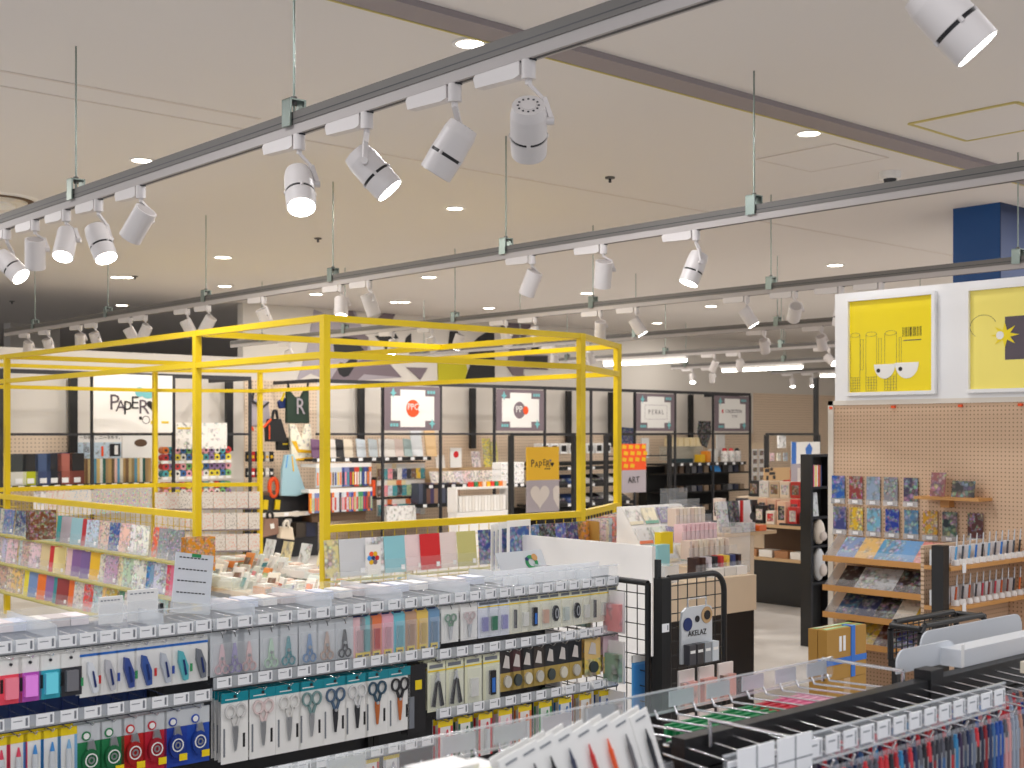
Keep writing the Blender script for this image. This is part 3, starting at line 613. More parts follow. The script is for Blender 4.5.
for i, (dx, c) in enumerate([(0, (30, 30, 34)), (45, (190, 40, 40)), (95, (40, 44, 60)), (140, (30, 30, 34)), (190, (210, 205, 200)), (235, (36, 38, 44))]):
    for j in range(2):
        bagthing('%s hanging pouch, %s in the %s pouch row of the bag display' % (cname(c), nth(i), ('upper', 'lower')[j]), z2([(dx-130+100, 15+j*170), (dx-130+140, 15+j*170), (dx-130+142, 120+j*160), (dx-132+100, 120+j*160)]), 'tint_matt', YB2-.05*j, [('yellow_tag', z2([(dx-130+106, 55+j*170), (dx-130+132, 55+j*170), (dx-130+132, 85+j*170), (dx-130+106, 85+j*170)]), ('gold', 'paper')[j], .01)], color=c, name='pouch', g='pouches in the bag display')
t = thing('cord_loop', 'bright orange cable loop hanging in the bag display', 'cord', pY(273.5, 497, YB2-.1))
mb = MB(); P = [pY(273.5+4.2*math.sin(a), 487.5-9*math.cos(a), YB2-.1)-t.location for a in [2*PI*i/14 for i in range(15)]]; mb.tube(P, .03, 'orange', 6); mb.build('loop', t)
for px in (265.5, 277.5):
    q = pY(px, 509.5, YB2-.15); tag(B(-.035, .035, 0, .03, 0, .13, 'yellow').build('yellow_card', None, q, (0, .1, 0)), 'small bright yellow price card hanging low, %s of the two' % ('left' if px < 270 else 'right'), 'card')
t, z = shelf('wall_shelf', 'white ledge under the hanging bags with dark boxes', 253, 318, 513, 14.9, .35, 'offwhite', 3); 
for i, (px, c) in enumerate([(302, (60, 50, 40)), (311, (30, 34, 60))]): item('sbox', mk_one('storage_box', .16, .3, .2, 'tint'), '%s storage box below the bag display ledge, %s' % (cname(c), ('left', 'right')[i]), 'box', (onY(px, 14.9), 14.92, z-.34), 0, color=c)
tag(B(onY(286, 15.45), onY(297, 15.45), 15.45, 15.6, 0, zat(onY(290, 15.3), 15.3, 497), 'cardboard').build('cardboard_box'), 'tall brown cardboard carton standing behind the pale blue bag', 'box')
t = thing('wall_cabinet', 'dark low cabinet under the bag display at the back wall', 'cabinet', (onY(254, 15.1), 15.1, 0)); w = onY(318, 15.1)-t.location.x
B(0, w, 0, .3, 0, .86, 'charcoal').build('body', t); B(0, w, -.02, .3, .86, .9, 'brown').build('top', t)
for i in range(5): B(w*.35+i*.12, w*.35+i*.12+.09, -.04, -.001, .35+.1*(i % 3), .43+.1*(i % 3), 'art_soft').build('price_card', t)
# ---- bay behind the big yellow post: shelf with books and pen racks
t, z = shelf('wall_shelf', 'black tagged shelf of notebooks, left of the PPC sign', 312, 431, 458, 14.95, .35, tags=9)
bc = [(110, 70, 110), (232, 226, 220), (30, 30, 34), (232, 220, 200), (214, 224, 234), (200, 210, 216), (234, 230, 224), (240, 236, 230), (232, 214, 206), (170, 190, 190), (222, 226, 230), (226, 190, 140)]
for i, (px, c) in enumerate(zip((317, 333, 341, 349, 362, 374, 384, 392, 400, 409, 418, 432), bc)):
    big = px > 415
    item('lbook%d' % big, mk_lean('notebook', .15 if not big else .2, .27 if not big else .42, .02, 'tint'), '%s notebook leaning on the black shelf left of the PPC sign, %s' % (cname(c), nth(i)), 'notebook', (onY(px, 15.0), 15.0, z+.012), 0, 'notebooks leaning on the black shelf', color=c, roll=.12)
def mk_pen(L=.3, w=.03):
    def f():
        h = hold('pen_pack'); B(-w/2, w/2, 0, .02, -L, 0, 'tint').build('pack', h); B(-w/4, w/4, -.006, 0, -L*.9, -L*.25, 'tint').build('pen', h); return h
    return f
for k, (py, nm, n, a, b) in enumerate([(464, 'upper', 22, 316, 371), (489, 'lower', 26, 309, 372)]):
    t, z = shelf('pen_rack', 'white %s pen rack beside the big yellow post on the back wall' % nm, a, b, py, 14.8, .4, 'white', 0, .04)
    x0, x1 = onY(a, 14.8), onY(b, 14.8)
    for i in range(n):
        c = random.choice([(214, 220, 228), (200, 206, 212), (60, 60, 90), (200, 60, 40), (50, 70, 150), (230, 120, 50), (120, 130, 180), (60, 140, 90)]) if i > n*.45 or k else (206, 214, 222)
        item('fpen', mk_pen(.27, .04), '%s pen pack, %s on the %s far pen rack' % (cname(c), nth(i), nm), 'pen', (x0+(x1-x0)*(i+.5)/n, 14.79, z-.045), 0, 'pen packs on the far racks', colors={'pack': c, 'pen': random.choice(RC)})
tag(B(onY(312, 14.85), onY(366, 14.85), 14.85, 15.2, zat(onY(340, 14.85), 14.85, 521), zat(onY(340, 14.85), 14.85, 511.5), 'brown').build('shelf_board'), 'brown board shelf under the far pen racks', 'shelf')
def mk_hang(w, h, m='art_soft'):
    def f():
        t = hold('hanging_pack'); B(-w/2, w/2, 0, .008, -h, 0, 'tint').build('header_card', t); B(-w*.42, w*.42, -.02, 0, -h*.95, -h*.3, m).build('contents', t); return t
    return f
for k, (py, z_, n) in enumerate([(463.5, 0, 10), (480, 0, 10), (499, 0, 10)]):
    Y = 15.1; x0, x1 = onY(377, Y), onY(424, Y); z = zat((x0+x1)/2, Y, py)
    tag(B(x0-.03, x1+.03, Y, Y+.6, z+.01, z+.03, 'charcoal').build('hook_bar'), 'thin dark hook bar under the PPC sign, %s of three' % NTH[k], 'shelf')
    for i in range(n):
        c = random.choice([(238, 232, 224), (238, 220, 180), (240, 234, 230), (230, 120, 70), (232, 230, 226)])
        item('fh', mk_hang(.1, .24), '%s charm pack, %s on the %s hook bar under the PPC sign' % (cname(c), nth(i), NTH[k]), 'pack', (x0+(x1-x0)*(i+.5)/n, Y-.01, z), 0, 'charm packs under the PPC sign', colors={'header_card': c, 'contents': random.choice(RC)})
tag(B(onY(387, 14.9), onY(416, 14.9), 14.9, 15.0, zat(onY(400, 14.9), 14.9, 522), zat(onY(400, 14.9), 14.9, 506), 'art_soft').build('display_tray'), 'pale tray of small cards below the charm packs', 'tray')
tag(B(onY(372.5, 15), onY(375.5, 15), 15, 15.05, zat(onY(374, 15), 15, 496), zat(onY(374, 15), 15, 480), 'orange').build('banner_card'), 'narrow orange vertical card at the end of the pen racks', 'card')
# ---- bay 430-530
t, z = shelf('wall_shelf', 'black tagged shelf of patterned cards between the two PP signs', 425, 522, 484, 14.9, .4, tags=9)
row_of('pcard', mk_lean('greeting_card', .17, .2, .01, 'art'), 'patterned greeting card standing between the PP signs', 'card', 'patterned cards between the PP signs', 432, 518, 11, 14.92, z+.012, [(244, 238, 230), (240, 226, 214), (246, 236, 226), (238, 226, 232), (245, 214, 214)])
for i, (px, c, h) in enumerate([(441, (244, 240, 236), .2), (489, (232, 216, 90), .45), (495, (236, 224, 110), .4), (477, (240, 226, 226), .25)]):
    item('tallc%d' % i, mk_lean('card_sheet', .17, h, .015, 'art' if i in (1, 2, 3) else 'tint', ang=.15), '%s tall card standing at the back of the PP shelf, %s' % (cname(c), nth(i)), 'card', (onY(px, 15.2), 15.2, z+.245), 0, 'tall cards behind the patterned cards', color=c)
tag(B(onY(425, 15.15), onY(522, 15.15), 15.15, 15.6, z+.02, z+.24, 'wood').build('riser'), 'wooden riser behind the patterned cards', 'riser')
tc = thing('card_sheet', 'white standing card with a round red seal between the PP signs', 'card', (onY(456, 15.1), 15.1, z+.25)); B(-.11, .11, 0, .01, 0, .3, 'paper').build('sheet', tc); mb = MB(); disc((0, -.001, .2), .05, 'red', mb, n=18); mb.build('red_seal', tc)
t, z = shelf('wall_shelf', 'dark lower shelf of books under the patterned cards', 417, 462, 504, 14.85, .5, tags=3)
row_of('dbook', mk_one('book', .07, .25, .3, 'tint'), 'upright book on the dark lower shelf', 'book', 'books on the dark lower shelf', 419, 460, 11, 14.9, z+.01, [(84, 90, 110), (50, 54, 64), (120, 90, 80), (80, 70, 110), (160, 130, 110), (60, 60, 80)])
t = thing('white_rack', 'low white rack of slim white booklets right of the dark lower shelf', 'rack', (onY(457, 13.9), 13.9, 0)); w = onY(509, 13.9)-t.location.x
zt = zat(onY(480, 13.9), 13.9, 487); B(0, w, 0, .2, 0, zt-.35, 'white').build('body', t); B(0, w, .02, .2, zt-.03, zt, 'white').build('shelf', t)
for x in (0, w): B(x-.012, x+.012, 0, .2, zt-.35, zt, 'white').build('side', t)
row_of('wbk', mk_one('booklet', .05, .17, .22, 'tint'), 'booklet standing on the low white rack', 'booklet', 'booklets on the low white rack', 459, 506, 15, 13.92, zt-.345, [(240, 238, 234), (234, 230, 224), (245, 243, 240)])
row_of('tub', mk_one('paint_pot', .06, .06, .07, 'tint'), 'small paint pot on top of the white rack', 'pot', 'pots on top of the white rack', 470, 507, 9, 13.98, zt+.001, [(220, 60, 50), (60, 140, 90), (240, 130, 50), (240, 220, 200), (250, 190, 40)])
t, z = shelf('wall_shelf', 'tagged shelf of small boxed goods left of the yellow PAPER banner', 500, 525, 484, 14.2, .4, tags=4)
for r in range(3): row_of('sb%d' % r, mk_box('gift_box', .09, .2, .1, 'tint', front='art'), 'small boxed good, %s layer beside the PAPER banner' % NTH[r], 'box', 'boxed goods beside the PAPER banner', 501, 524, 5, 14.22, z+.012+r*.105, [(236, 90, 70), (240, 236, 230), (226, 220, 90)])
# ---- bay 540-612 dark shelving with open books
for k, (py, lab) in enumerate([(467, 'upper'), (484, 'middle'), (503, 'lower')]):
    t, z = shelf('dark_shelf', '%s black shelf behind the right yellow posts' % lab, 538, 633, py, 14.9, .5, tags=8)
    if k: row_of('mag', lambda: MB().prism([(-.16, 0, 0), (-.16, .25, .12), (-.16, .25, .14), (-.16, 0, .02)], (.32, 0, 0), 'tint').box(-.12, .12, .05, .051, .03, .08, 'art').build('magazine'), 'open magazine on the %s black shelf' % lab, 'magazine', 'magazines on the black shelves', 542, 630, 7, 14.92, z+.012, [(236, 234, 230), (60, 60, 66), (60, 80, 130), (214, 210, 206), (40, 40, 44)])
    else: row_of('tin', mk_box('gift_box', .15, .2, .17, 'tint', front='ink'), 'small gift box on the upper black shelf', 'box', 'boxes on the upper black shelf', 541, 612, 8, 15.1, z+.22, [(240, 236, 228), (226, 214, 200)])
tag(B(onY(538, 15.05), onY(633, 15.05), 15.05, 15.38, z+.62, z+.68, 'black').build('shelf_board'), 'black back ledge carrying the small gift boxes', 'shelf')
t = thing('dark_cabinet', 'black cabinet body below the shelves behind the right yellow posts', 'cabinet', (onY(538, 15), 15, 0)); w = onY(633, 15)-t.location.x; B(0, w, 0, .7, 0, z-.07, 'black_matt').build('body', t)
# ---- bay 650-750
t, z = shelf('dark_shelf', 'black tagged shelf of bottles and jars under the two right signs', 668, 746, 463, 14.9, .5, tags=9)
for i, (px, c, w, h) in enumerate([(684, (30, 60, 70), .5, .07), (703, (240, 190, 40), .12, .14), (709, (236, 150, 50), .1, .2), (716, (220, 220, 216), .1, .24)]):
    tag(col(B(-w/2, w/2, 0, .15, 0, h, 'tint').build('jar', None, (onY(px, 15.0), 15.0, z+.012)), c), '%s jar on the bottle shelf, %s from left' % (cname(c), NTH[i]), 'jar')
def mk_bot():
    h = hold('wrapped_bottle'); MB().cyl((0, 0, 0), (0, 0, .2), .075, 'tint', 14).build('body', h); MB().cyl((0, 0, .2), (0, 0, .25), .05, 'tint', 12, .03).build('cap', h); MB().cyl((0, 0, .06), (0, 0, .14), .0765, 'art', 14, caps=False).build('wrap', h); return h
for i, (px, c, cc) in enumerate([(724.5, (240, 236, 232), (200, 30, 40)), (731, (240, 236, 232), (220, 80, 80)), (737, (236, 230, 226), (30, 30, 34))]):
    item('bot', mk_bot, 'white wrapped bottle with %s cap on the bottle shelf, %s of three' % (cname(cc), NTH[i]), 'bottle', (onY(px, 15.0), 15.0, z+.012), 0, 'wrapped bottles', colors={'body': c, 'cap': cc, 'wrap': (240, 236, 232)})
bx = [(675 + 6*i) for i in range(5)]
for i, px in enumerate(bx): item('cbx', mk_one('cream_box', .13, .2, .16, 'tint'), 'small cream box on the back riser, %s of five' % NTH[i], 'box', (onY(px, 15.25), 15.25, z+.3), 0, 'cream boxes on the back riser', color=(240, 222, 180))
tag(B(onY(672, 15.2), onY(703, 15.2), 15.2, 15.5, z+.05, z+.298, 'glass').build('acrylic_riser'), 'clear acrylic riser under the cream boxes', 'riser')
tt = thing('patterned_cloth', 'black and white patterned cloth hanging under the steel rail', 'cloth', (0, 0, 0)); col(quad([(699, 421), (711, 421), (711.5, 434), (707, 448), (700, 444), (697.5, 432)], 'art', 15.25, 'cloth', tt, .02), (24, 24, 28))
tt = thing('patterned_cloth', 'blue patterned furoshiki cloth beside the right yellow post', 'cloth', (0, 0, 0)); col(quad([(622, 427), (634, 428), (635, 447), (622, 446)], 'art', 15.2, 'cloth', tt, .02), (24, 50, 110))
tag(B(onY(717, 15.2), onY(725, 15.2), 15.2, 15.23, z+.1, zat(onY(720, 15.2), 15.2, 433.5), 'paper').build('paper_sheet'), 'long white paper sheet hanging beside the wrapped bottles', 'sheet')
tag(B(onY(642, 15.2), onY(649, 15.2), 15.2, 15.23, zat(onY(645, 15.2), 15.2, 458), zat(onY(645, 15.2), 15.2, 438), 'paper').build('paper_sheet'), 'white calendar sheet hanging behind the orange ART banner', 'sheet')
t = thing('dark_cabinet', 'deep black display cabinet below the bottle shelf', 'cabinet', (onY(668, 15), 15, 0)); w = onY(750, 15)-t.location.x; B(0, w, .5, .7, 0, z-.06, 'black_matt').box(0, w, 0, .45, 0, .3, 'black_matt').box(0, w, 0, .45, .62, .65, 'black_matt').box(0, w, 0, .45, .95, .98, 'black_matt').build('body', t)
for k, zz in enumerate((.3, .65, .98)): row_of('dk%d' % k, mk_one('trinket_box', .12, .2, .1+.05*(k == 2), 'tint'), 'dim trinket box on the %s level of the black cabinet' % NTH[k], 'box', 'trinket boxes in the black cabinet', 672, 745, 12, 15.02, zz+.001, [(50, 44, 40), (90, 70, 56), (36, 36, 40), (110, 110, 116), (40, 46, 70), (140, 120, 100)])
tag(B(-.12, .12, 0, .02, 0, .12, 'skyblue').build('blue_card', None, (onY(717, 14.95), 14.95, 1.0), (-.5, 0, 0)), 'pale blue card lying in the black cabinet', 'card')
for k in range(8): 
    for j in range(2): item('wtile', mk_box('framed_tile', .15, .02, .15, 'white', front='art'), 'white framed tile, %s column, %s from top beside the black cabinet' % (('left', 'right')[j], NTH[k]), 'tile', (onY(755+6.5*j, 14.9), 14.9, zat(onY(758, 14.9), 14.9, 457+8.3*k)), 0, 'white framed tiles on the rack', colors={'label': (120, 90, 60)})
tag(B(onY(751.5, 14.93), onY(765, 14.93), 14.93, 14.96, .3, 1.52, 'wood_pale').build('tile_rack'), 'pale board carrying two columns of white framed tiles', 'rack')
# ---------------------------------------------------------------- free-standing black frames with banners
def gate(label, px0, px1, Y, zt, z0l, z0r, extra=()):
    x0, x1 = onY(px0, Y), onY(px1, Y); w = x1-x0; t = thing('display_stand', label, 'display stand', (x0, Y, 0))
    B(0, w, -.02, .02, zt-.035, zt, 'black').build('top_bar', t)
    for x in (0, w): B(x-.028, x+.028, -.025, .025, 0, zt-.03, 'black').build('post', t)
    for x in (0, w): B(x-.05, x+.05, -.25, .25, 0, .03, 'black').build('foot', t)
    for z in extra: B(0, w, -.02, .02, z-.02, z, 'black').build('cross_bar', t)
    return t
gate('black free-standing frame around the yellow PAPER banner', 511, 574, 11.6, 1.70, 0, 0)
gate('black free-standing frame behind the orange ART banner', 606, 669.5, 12.6, 1.70, 0, 0, (1.38,))
gate('black free-standing frame left of the poster wall around the blue poster', 766.5, 818, 11.2, 1.70, 0, 0)
x = onY(816, 11.6); tag(B(-.03, .03, -.03, .03, 0, 2.55, 'black').build('tall_post', None, (x, 11.6, 0)), 'tall thin black post beside the poster wall', 'post')
def banner(px0, px1, py0, py1, Y, m1, m2, label, split):
    a, b = pY(px0, py0, Y), pY(px1, py1, Y); w = b.x-a.x; H = a.z-b.z; s = a.z-zat((a.x+b.x)/2, Y, split)
    t = thing('banner', label, 'banner', (a.x, Y, a.z)); o1 = B(0, w, -.01, 0, -s, 0, m1).build('upper_sheet', t); o2 = B(0, w, -.01, 0, -H, -s, m2).build('lower_sheet', t)
    return t, w, s, H, o1
t, w, s, H, o = banner(526, 558.5, 447, 511, 11.5, 'gold', 'mauve_pale', 'yellow banner lettered PAPER above a mauve sheet with pale hearts', 480)
for ch, x, dz, sz in zip('PApER', (.18, .30, .42, .54, .65), (0, -.015, .01, .01, -.01), (.13, .10, .12, .11, .12)): text('letter', ch, sz, t, (w*x, -.012, -s*.5+dz), UP, 'ink', sx=.9)
mb = MB(); heart(mb, w*.78, -s*.53, .055, 'ink', -.011); heart(mb, w*.72, -s*.42, .035, 'mauve', -.0105); mb.build('heart_mark', t)
B(w*.55, w*.72, -.012, -.01, -s*.68, -s*.65, 'ink').build('underline', t)
mb = MB(); heart(mb, w*.40, -s-(H-s)*.48, .29, 'beige_art', -.011); mb.build('pale_heart', t)
mb = MB(); mb.prism([(w*.88, -.011, -s-(H-s)*.2), (w*.8, -.011, -s-(H-s)*.3), (w*.82, -.011, -s-(H-s)*.6), (w, -.011, -s-(H-s)*.95), (w, -.011, -s-(H-s)*.2)], (0, -.002, 0), 'beige_art'); mb.build('pale_heart', t)
t, w, s, H, o = banner(620.5, 645.5, 444, 492, 12.5, 'orange', 'mauve_pale', 'orange and yellow patterned banner above a mauve sheet lettered ART', 470)
for i in range(14):
    x = w*(.12+.26*(i % 4)+.06*((i//4) % 2)); z = -s*(.12+.24*(i//4)); mb = MB(); mb.prism([(x-.045, -.011, z-.02), (x+.04, -.011, z-.03), (x+.05, -.011, z+.02), (x-.03, -.011, z+.035)][::1], (0, -.002, 0), 'gold'); mb.build('yellow_patch', t)
text('lettering', 'ART', .13, t, (w*.5, -.013, -s-(H-s)*.45), UP, 'ink')
t, w, s, H, o = banner(791, 819.5, 442, 487, 11.1, 'paper', 'mauve_pale', 'white poster with a tall blue drawing above a mauve sheet', 463.5)
MB().prism([(w*.35, -.011, -s*.95), (w*.5, -.011, -s*.55), (w*.48, -.011, -s*.3), (w*.62, -.011, -s*.05), (w*.72, -.011, -s*.3), (w*.68, -.011, -s*.6), (w*.6, -.011, -s*.95)], (0, -.002, 0), 'blue_tape').build('blue_drawing', t)
B(0, w*.16, -.011, -.01, -s, 0, 'blue_tape').build('blue_edge', t); B(w*.2, w*.62, -.012, -.01, -H+.04, -s-.06, 'beige_art').build('inner_sheet', t)
t = thing('banner', 'kraft board with chunky black shapes beside the mauve sheet', 'banner', pY(764, 468, 11.0)); w = onY(790, 11.0)-t.location.x; B(0, w, 0, .01, -.18, 0, 'kraft').build('board', t)
for x, z, a, b in ((.02, -.06, .1, .05), (.12, -.1, .13, .04), (.05, -.17, .05, .06), (.2, -.16, .06, .05), (.14, -.04, .06, .04)): B(x, x+a, -.004, 0, z, z+b, 'ink').build('black_shape', t)
tag(B(onY(786, 11.05), onY(790.5, 11.05), 11.05, 11.1, zat(onY(788, 11), 11, 488), zat(onY(788, 11), 11, 470), 'red').build('red_card'), 'red vertical card next to the kraft board', 'card')
tag(B(onY(778.5, 11.3), onY(786, 11.3), 11.3, 11.32, zat(onY(782, 11.3), 11.3, 448), zat(onY(782, 11.3), 11.3, 435), 'art_soft').build('small_poster'), 'small blue-topped leaflet hanging inside the right black frame', 'poster')
row_of('lf', mk_one('leaflet', .09, .01, .12, 'art'), 'patterned leaflet hanging low inside the right black frame', 'leaflet', 'leaflets inside the right black frame', 769, 789, 3, 11.25, zat(onY(780, 11.25), 11.25, 461), [(236, 200, 206), (240, 236, 220), (200, 220, 236)])
# ================================================================ PAPER GOODS IN THE YELLOW FRAME
FC = [((236, 214, 40), 'tint'), ((176, 210, 176), 'tint'), ((60, 160, 160), 'tint'), ((190, 180, 188), 'tint'), ((150, 190, 200), 'tint'), ((190, 40, 46), 'tint'), ((200, 210, 226), 'art'), ((226, 180, 176), 'art'),
      ((40, 90, 150), 'art'), ((240, 200, 190), 'art'), ((240, 240, 240), 'art'), ((244, 240, 234), 'art'), ((226, 110, 60), 'art'), ((150, 150, 156), 'art')]
def mk_file(m, w=.155, h=.22):
    def f():
        t = hold('file'); mb = MB(); mb.box(-w/2, w/2, 0, .004, -h, 0, m); mb.build('sheet', t)
        MB().box(-w/2-.004, w/2+.004, -.004, .006, -h-.004, -h*.62, 'blister').build('clear_pocket', t); B(w*.25, w*.42, -.006, -.004, -h*.93, -h*.8, 'tag_paper').build('sticker', t)
        return t
    return f
rowp = [ # lists of (px, colour, art) following the photo left to right for the three rows of the long side
 [(2, (90, 130, 150), 1), (9, (200, 196, 180), 1), (16, (80, 110, 170), 1), (23, (30, 50, 90), 1), (30, (40, 60, 110), 1), (36, (120, 150, 150), 1), (42, (190, 80, 50), 1), (50, (238, 216, 30), 0), (57, (170, 206, 170), 0), (65, (50, 156, 156), 0), (73, (190, 180, 190), 0), (82, (150, 190, 200), 0), (87, (200, 180, 60), 0), (92, (180, 36, 44), 0), (100, (190, 206, 226), 1), (108, (226, 176, 170), 1), (114, (224, 190, 176), 1), (121, (40, 80, 150), 1), (131, (240, 196, 180), 1), (141, (240, 234, 236), 1), (150, (240, 240, 226), 1), (162, (230, 100, 60), 1), (172, (140, 140, 146), 1), (182, (126, 126, 134), 1)],
 [(3, (206, 190, 196), 1), (11, (196, 190, 220), 1), (19, (236, 200, 210), 1), (27, (200, 214, 220), 1), (33, (214, 170, 160), 1), (40, (236, 206, 216), 1), (51, (226, 206, 160), 0), (59, (214, 30, 40), 0), (67, (240, 220, 150), 0), (75, (232, 196, 196), 0), (84, (140, 100, 160), 0), (92, (120, 92, 150), 0), (101, (240, 190, 30), 0), (110, (226, 220, 200), 1), (119, (200, 160, 190), 1), (128, (236, 220, 170), 1), (136, (196, 220, 190), 1), (145, (236, 236, 226), 1), (153, (40, 130, 200), 1), (161, (120, 160, 190), 1), (169, (200, 200, 220), 1), (176, (226, 60, 90), 1), (184, (220, 110, 140), 0)],
 [(8, (210, 170, 150), 1), (16, (240, 210, 180), 1), (24, (240, 200, 120), 1), (32, (240, 224, 60), 0), (40, (120, 150, 200), 0), (48, (240, 120, 30), 0), (56, (150, 110, 170), 0), (63, (50, 140, 150), 0), (70, (150, 50, 50), 0), (77, (236, 110, 30), 0), (86, (226, 216, 210), 1), (95, (226, 70, 60), 1), (104, (190, 214, 220), 1), (112, (240, 196, 120), 1), (120, (200, 170, 60), 1), (128, (60, 150, 110), 1), (137, (240, 220, 220), 1), (146, (70, 150, 200), 1), (155, (240, 230, 210), 1), (164, (120, 180, 180), 1)]]
ZF = [1.00, .735, .475]; RN = ['top', 'middle', 'lower']
XS = X0-.06
for r, row in enumerate(rowp):
    zt = ZF[r]
    for i, (px, c, a) in enumerate(row):
        y = onX(px, XS-.02*(i % 2))
        item('file%d' % a, mk_file('art' if a else 'tint'), '%s %s, %s from left, %s row of the long yellow rack' % (cname(c), 'printed file' if a else 'plain file', nth(i), RN[r]), 'file', (XS-.03-.012*(i % 3), y, zt), -PI/2+.25, 'clear files on the long yellow rack', colors={'sheet': c}, tilt=-.12)
    y0, y1 = onX(193, XS), onX(-10, XS)
    t = thing('file_rack', 'clear strip holding the %s row of files on the long yellow rack' % RN[r], 'rack', (XS-.10, y0, zt-.235))
    B(0, .01, 0, y1-y0, -.01, .06, 'clear').build('clear_strip', t); B(.01, .1, 0, y1-y0, -.014, -.004, 'olive').build('ledge', t)
# dark sheets fanned at the rack ends
for i, (px, X, zt, c, lab) in enumerate([(43, XS-.26, 1.06, (110, 60, 30), 'brown printed sheets standing edge-on at the middle of the long rack'), (201, XS-.06, .97, (226, 150, 30), 'orange printed sheets standing edge-on beside the second yellow post')]):
    y = onX(px, X); t = thing('sheet_bundle', lab, 'sheets', (X, y, zt)); 
    for k in range(5): col(B(-.11, .11, -.003+.02*k, .003+.02*k, -.24, 0, 'art').build('sheet', t), c); 
# front row facing the camera aisle
ZFa = [1.035, .745]
fr = [[(335, (226, 214, 150), 1), (351, (206, 208, 212), 0), (373, (240, 238, 240), 1), (393, (140, 200, 212), 0), (411, (238, 214, 216), 0), (428.5, (214, 30, 40), 0), (446, (240, 224, 222), 0), (465, (206, 202, 130), 0), (489, (40, 70, 150), 1)],
      [(345, (236, 190, 196), 1), (370, (238, 236, 230), 0), (386, (226, 214, 226), 0), (404, (220, 226, 236), 0), (424, (200, 206, 220), 0), (446, (236, 226, 200), 0), (468, (220, 214, 220), 0), (490, (226, 230, 236), 1)]]
YFR = YA-.06
for r, row in enumerate(fr):
    for i, (px, c, a) in enumerate(row):
        w = .2 if (px in (351, 489)) else .165
        item('ffile%d%s' % (a, w), mk_file('art_big' if a else 'tint', w, .235), '%s %s, %s from left in the %s row facing the aisle' % (cname(c), 'printed folder' if a else 'plain folder', nth(i), ('upper', 'lower')[r]), 'file', (onY(px, YFR), YFR-.01*(i % 2), ZFa[r]), 0, 'folders facing the aisle under the yellow rail', colors={'sheet': c}, tilt=-.1)
    t = thing('file_rack', 'clear strip holding the %s folders facing the aisle' % ('upper', 'lower')[r], 'rack', (onY(329, YFR), YFR-.06, ZFa[r]-.25)); w = onY(503, YFR)-t.location.x
    B(0, w, 0, .008, -.01, .05, 'clear').build('clear_strip', t); B(0, w, .008, .06, -.014, -.004, 'olive').build('ledge', t)
# flower mark on the white folder
t = thing('flower_card', 'white card printed with a ring of coloured balls, on the second folder', 'card', (onY(373, YFR-.03), YFR-.03, .99)); B(-.06, .06, -.002, 0, -.19, 0, 'white').build('sheet', t)
mb = MB()
for k in range(6): disc((.03*math.cos(k*PI/3), -.0025, -.085+.03*math.sin(k*PI/3)), .016, ('red', 'gold', 'orange', 'skyblue', 'gold', 'mauve')[k], mb, n=12)
disc((0, -.0025, -.085), .014, 'navy', mb, n=12); mb.build('flower_print', t)
# character sheets rack between the white board and the front row
for i, (px, dy) in enumerate([(503, .12), (507, .08), (511, .04), (519, 0)]):
    item('chs', lambda: (lambda h: (B(-.11, .11, 0, .004, -.3, 0, 'paper').build('sheet', h), B(-.085, .095, -.002, 0, -.28, -.04, 'art_big').build('picture', h), h)[-1])(hold('picture_sheet')),
         'blue and orange picture sheet left of the white board, %s of the stepped four' % NTH[i], 'sheet', (onY(px, 5.9+dy), 5.9+dy, 1.13+.01*i), .12, 'stepped picture sheets', colors={'picture': (50, 90, 160)})
tag(B(-.16, .02, 0, .3, -.33, -.30, 'clear_edge').build('rack_tray', None, (onY(519, 5.9), 5.9, 1.13)), 'small clear tray under the blue picture sheets', 'tray')
# packs above the white board and on the chamfer
YS = 6.6
ks = [(535, (60, 110, 160)), (541, (240, 240, 240)), (547, (40, 40, 44)), (554, (150, 90, 90)), (560, (80, 90, 170)), (567, (220, 190, 90)), (573, (60, 60, 120)), (579, (70, 140, 150)), (585, (230, 160, 70)), (591, (236, 206, 150))]
for i, (px, c) in enumerate(ks):
    item('file1', mk_file('art'), '%s printed pack, %s from left above the white board' % (cname(c), nth(i)), 'file', (onY(px, YS+.03*(i % 2)), YS+.03*(i % 2), 1.055), 0, 'printed packs above the white board', colors={'sheet': c}, tilt=-.1)
for i in range(14):
    s = i/13; x = X1+.05+(X2-X1)*s; y = YA-.03+(7.35-YA)*s-.08; c = random.choice([(214, 190, 190), (190, 210, 220), (236, 226, 200), (220, 120, 100), (180, 190, 200), (236, 200, 150)])
    item('fan', lambda: (lambda h: (B(-.075, .075, 0, .004, -.26, 0, 'art').build('sheet', h), B(-.08, .08, -.004, .008, -.265, -.17, 'blister').build('clear_pocket', h), h)[-1])(hold('sticker_pack')),
         '%s sticker pack in the fan under the slanted yellow rail, %s from left' % (cname(c), nth(i)), 'pack', (x, y, 1.06-.0*s), -.9, 'fanned sticker packs', colors={'sheet': c}, tilt=-.25)
tag(B(-.004, .004, -.1, .1, -.27, 0, 'cardboard').build('brown_divider', None, (X1-.08, YA-.2, 1.06), (0, 0, -.3)), 'brown divider board at the start of the sticker pack fan', 'board')
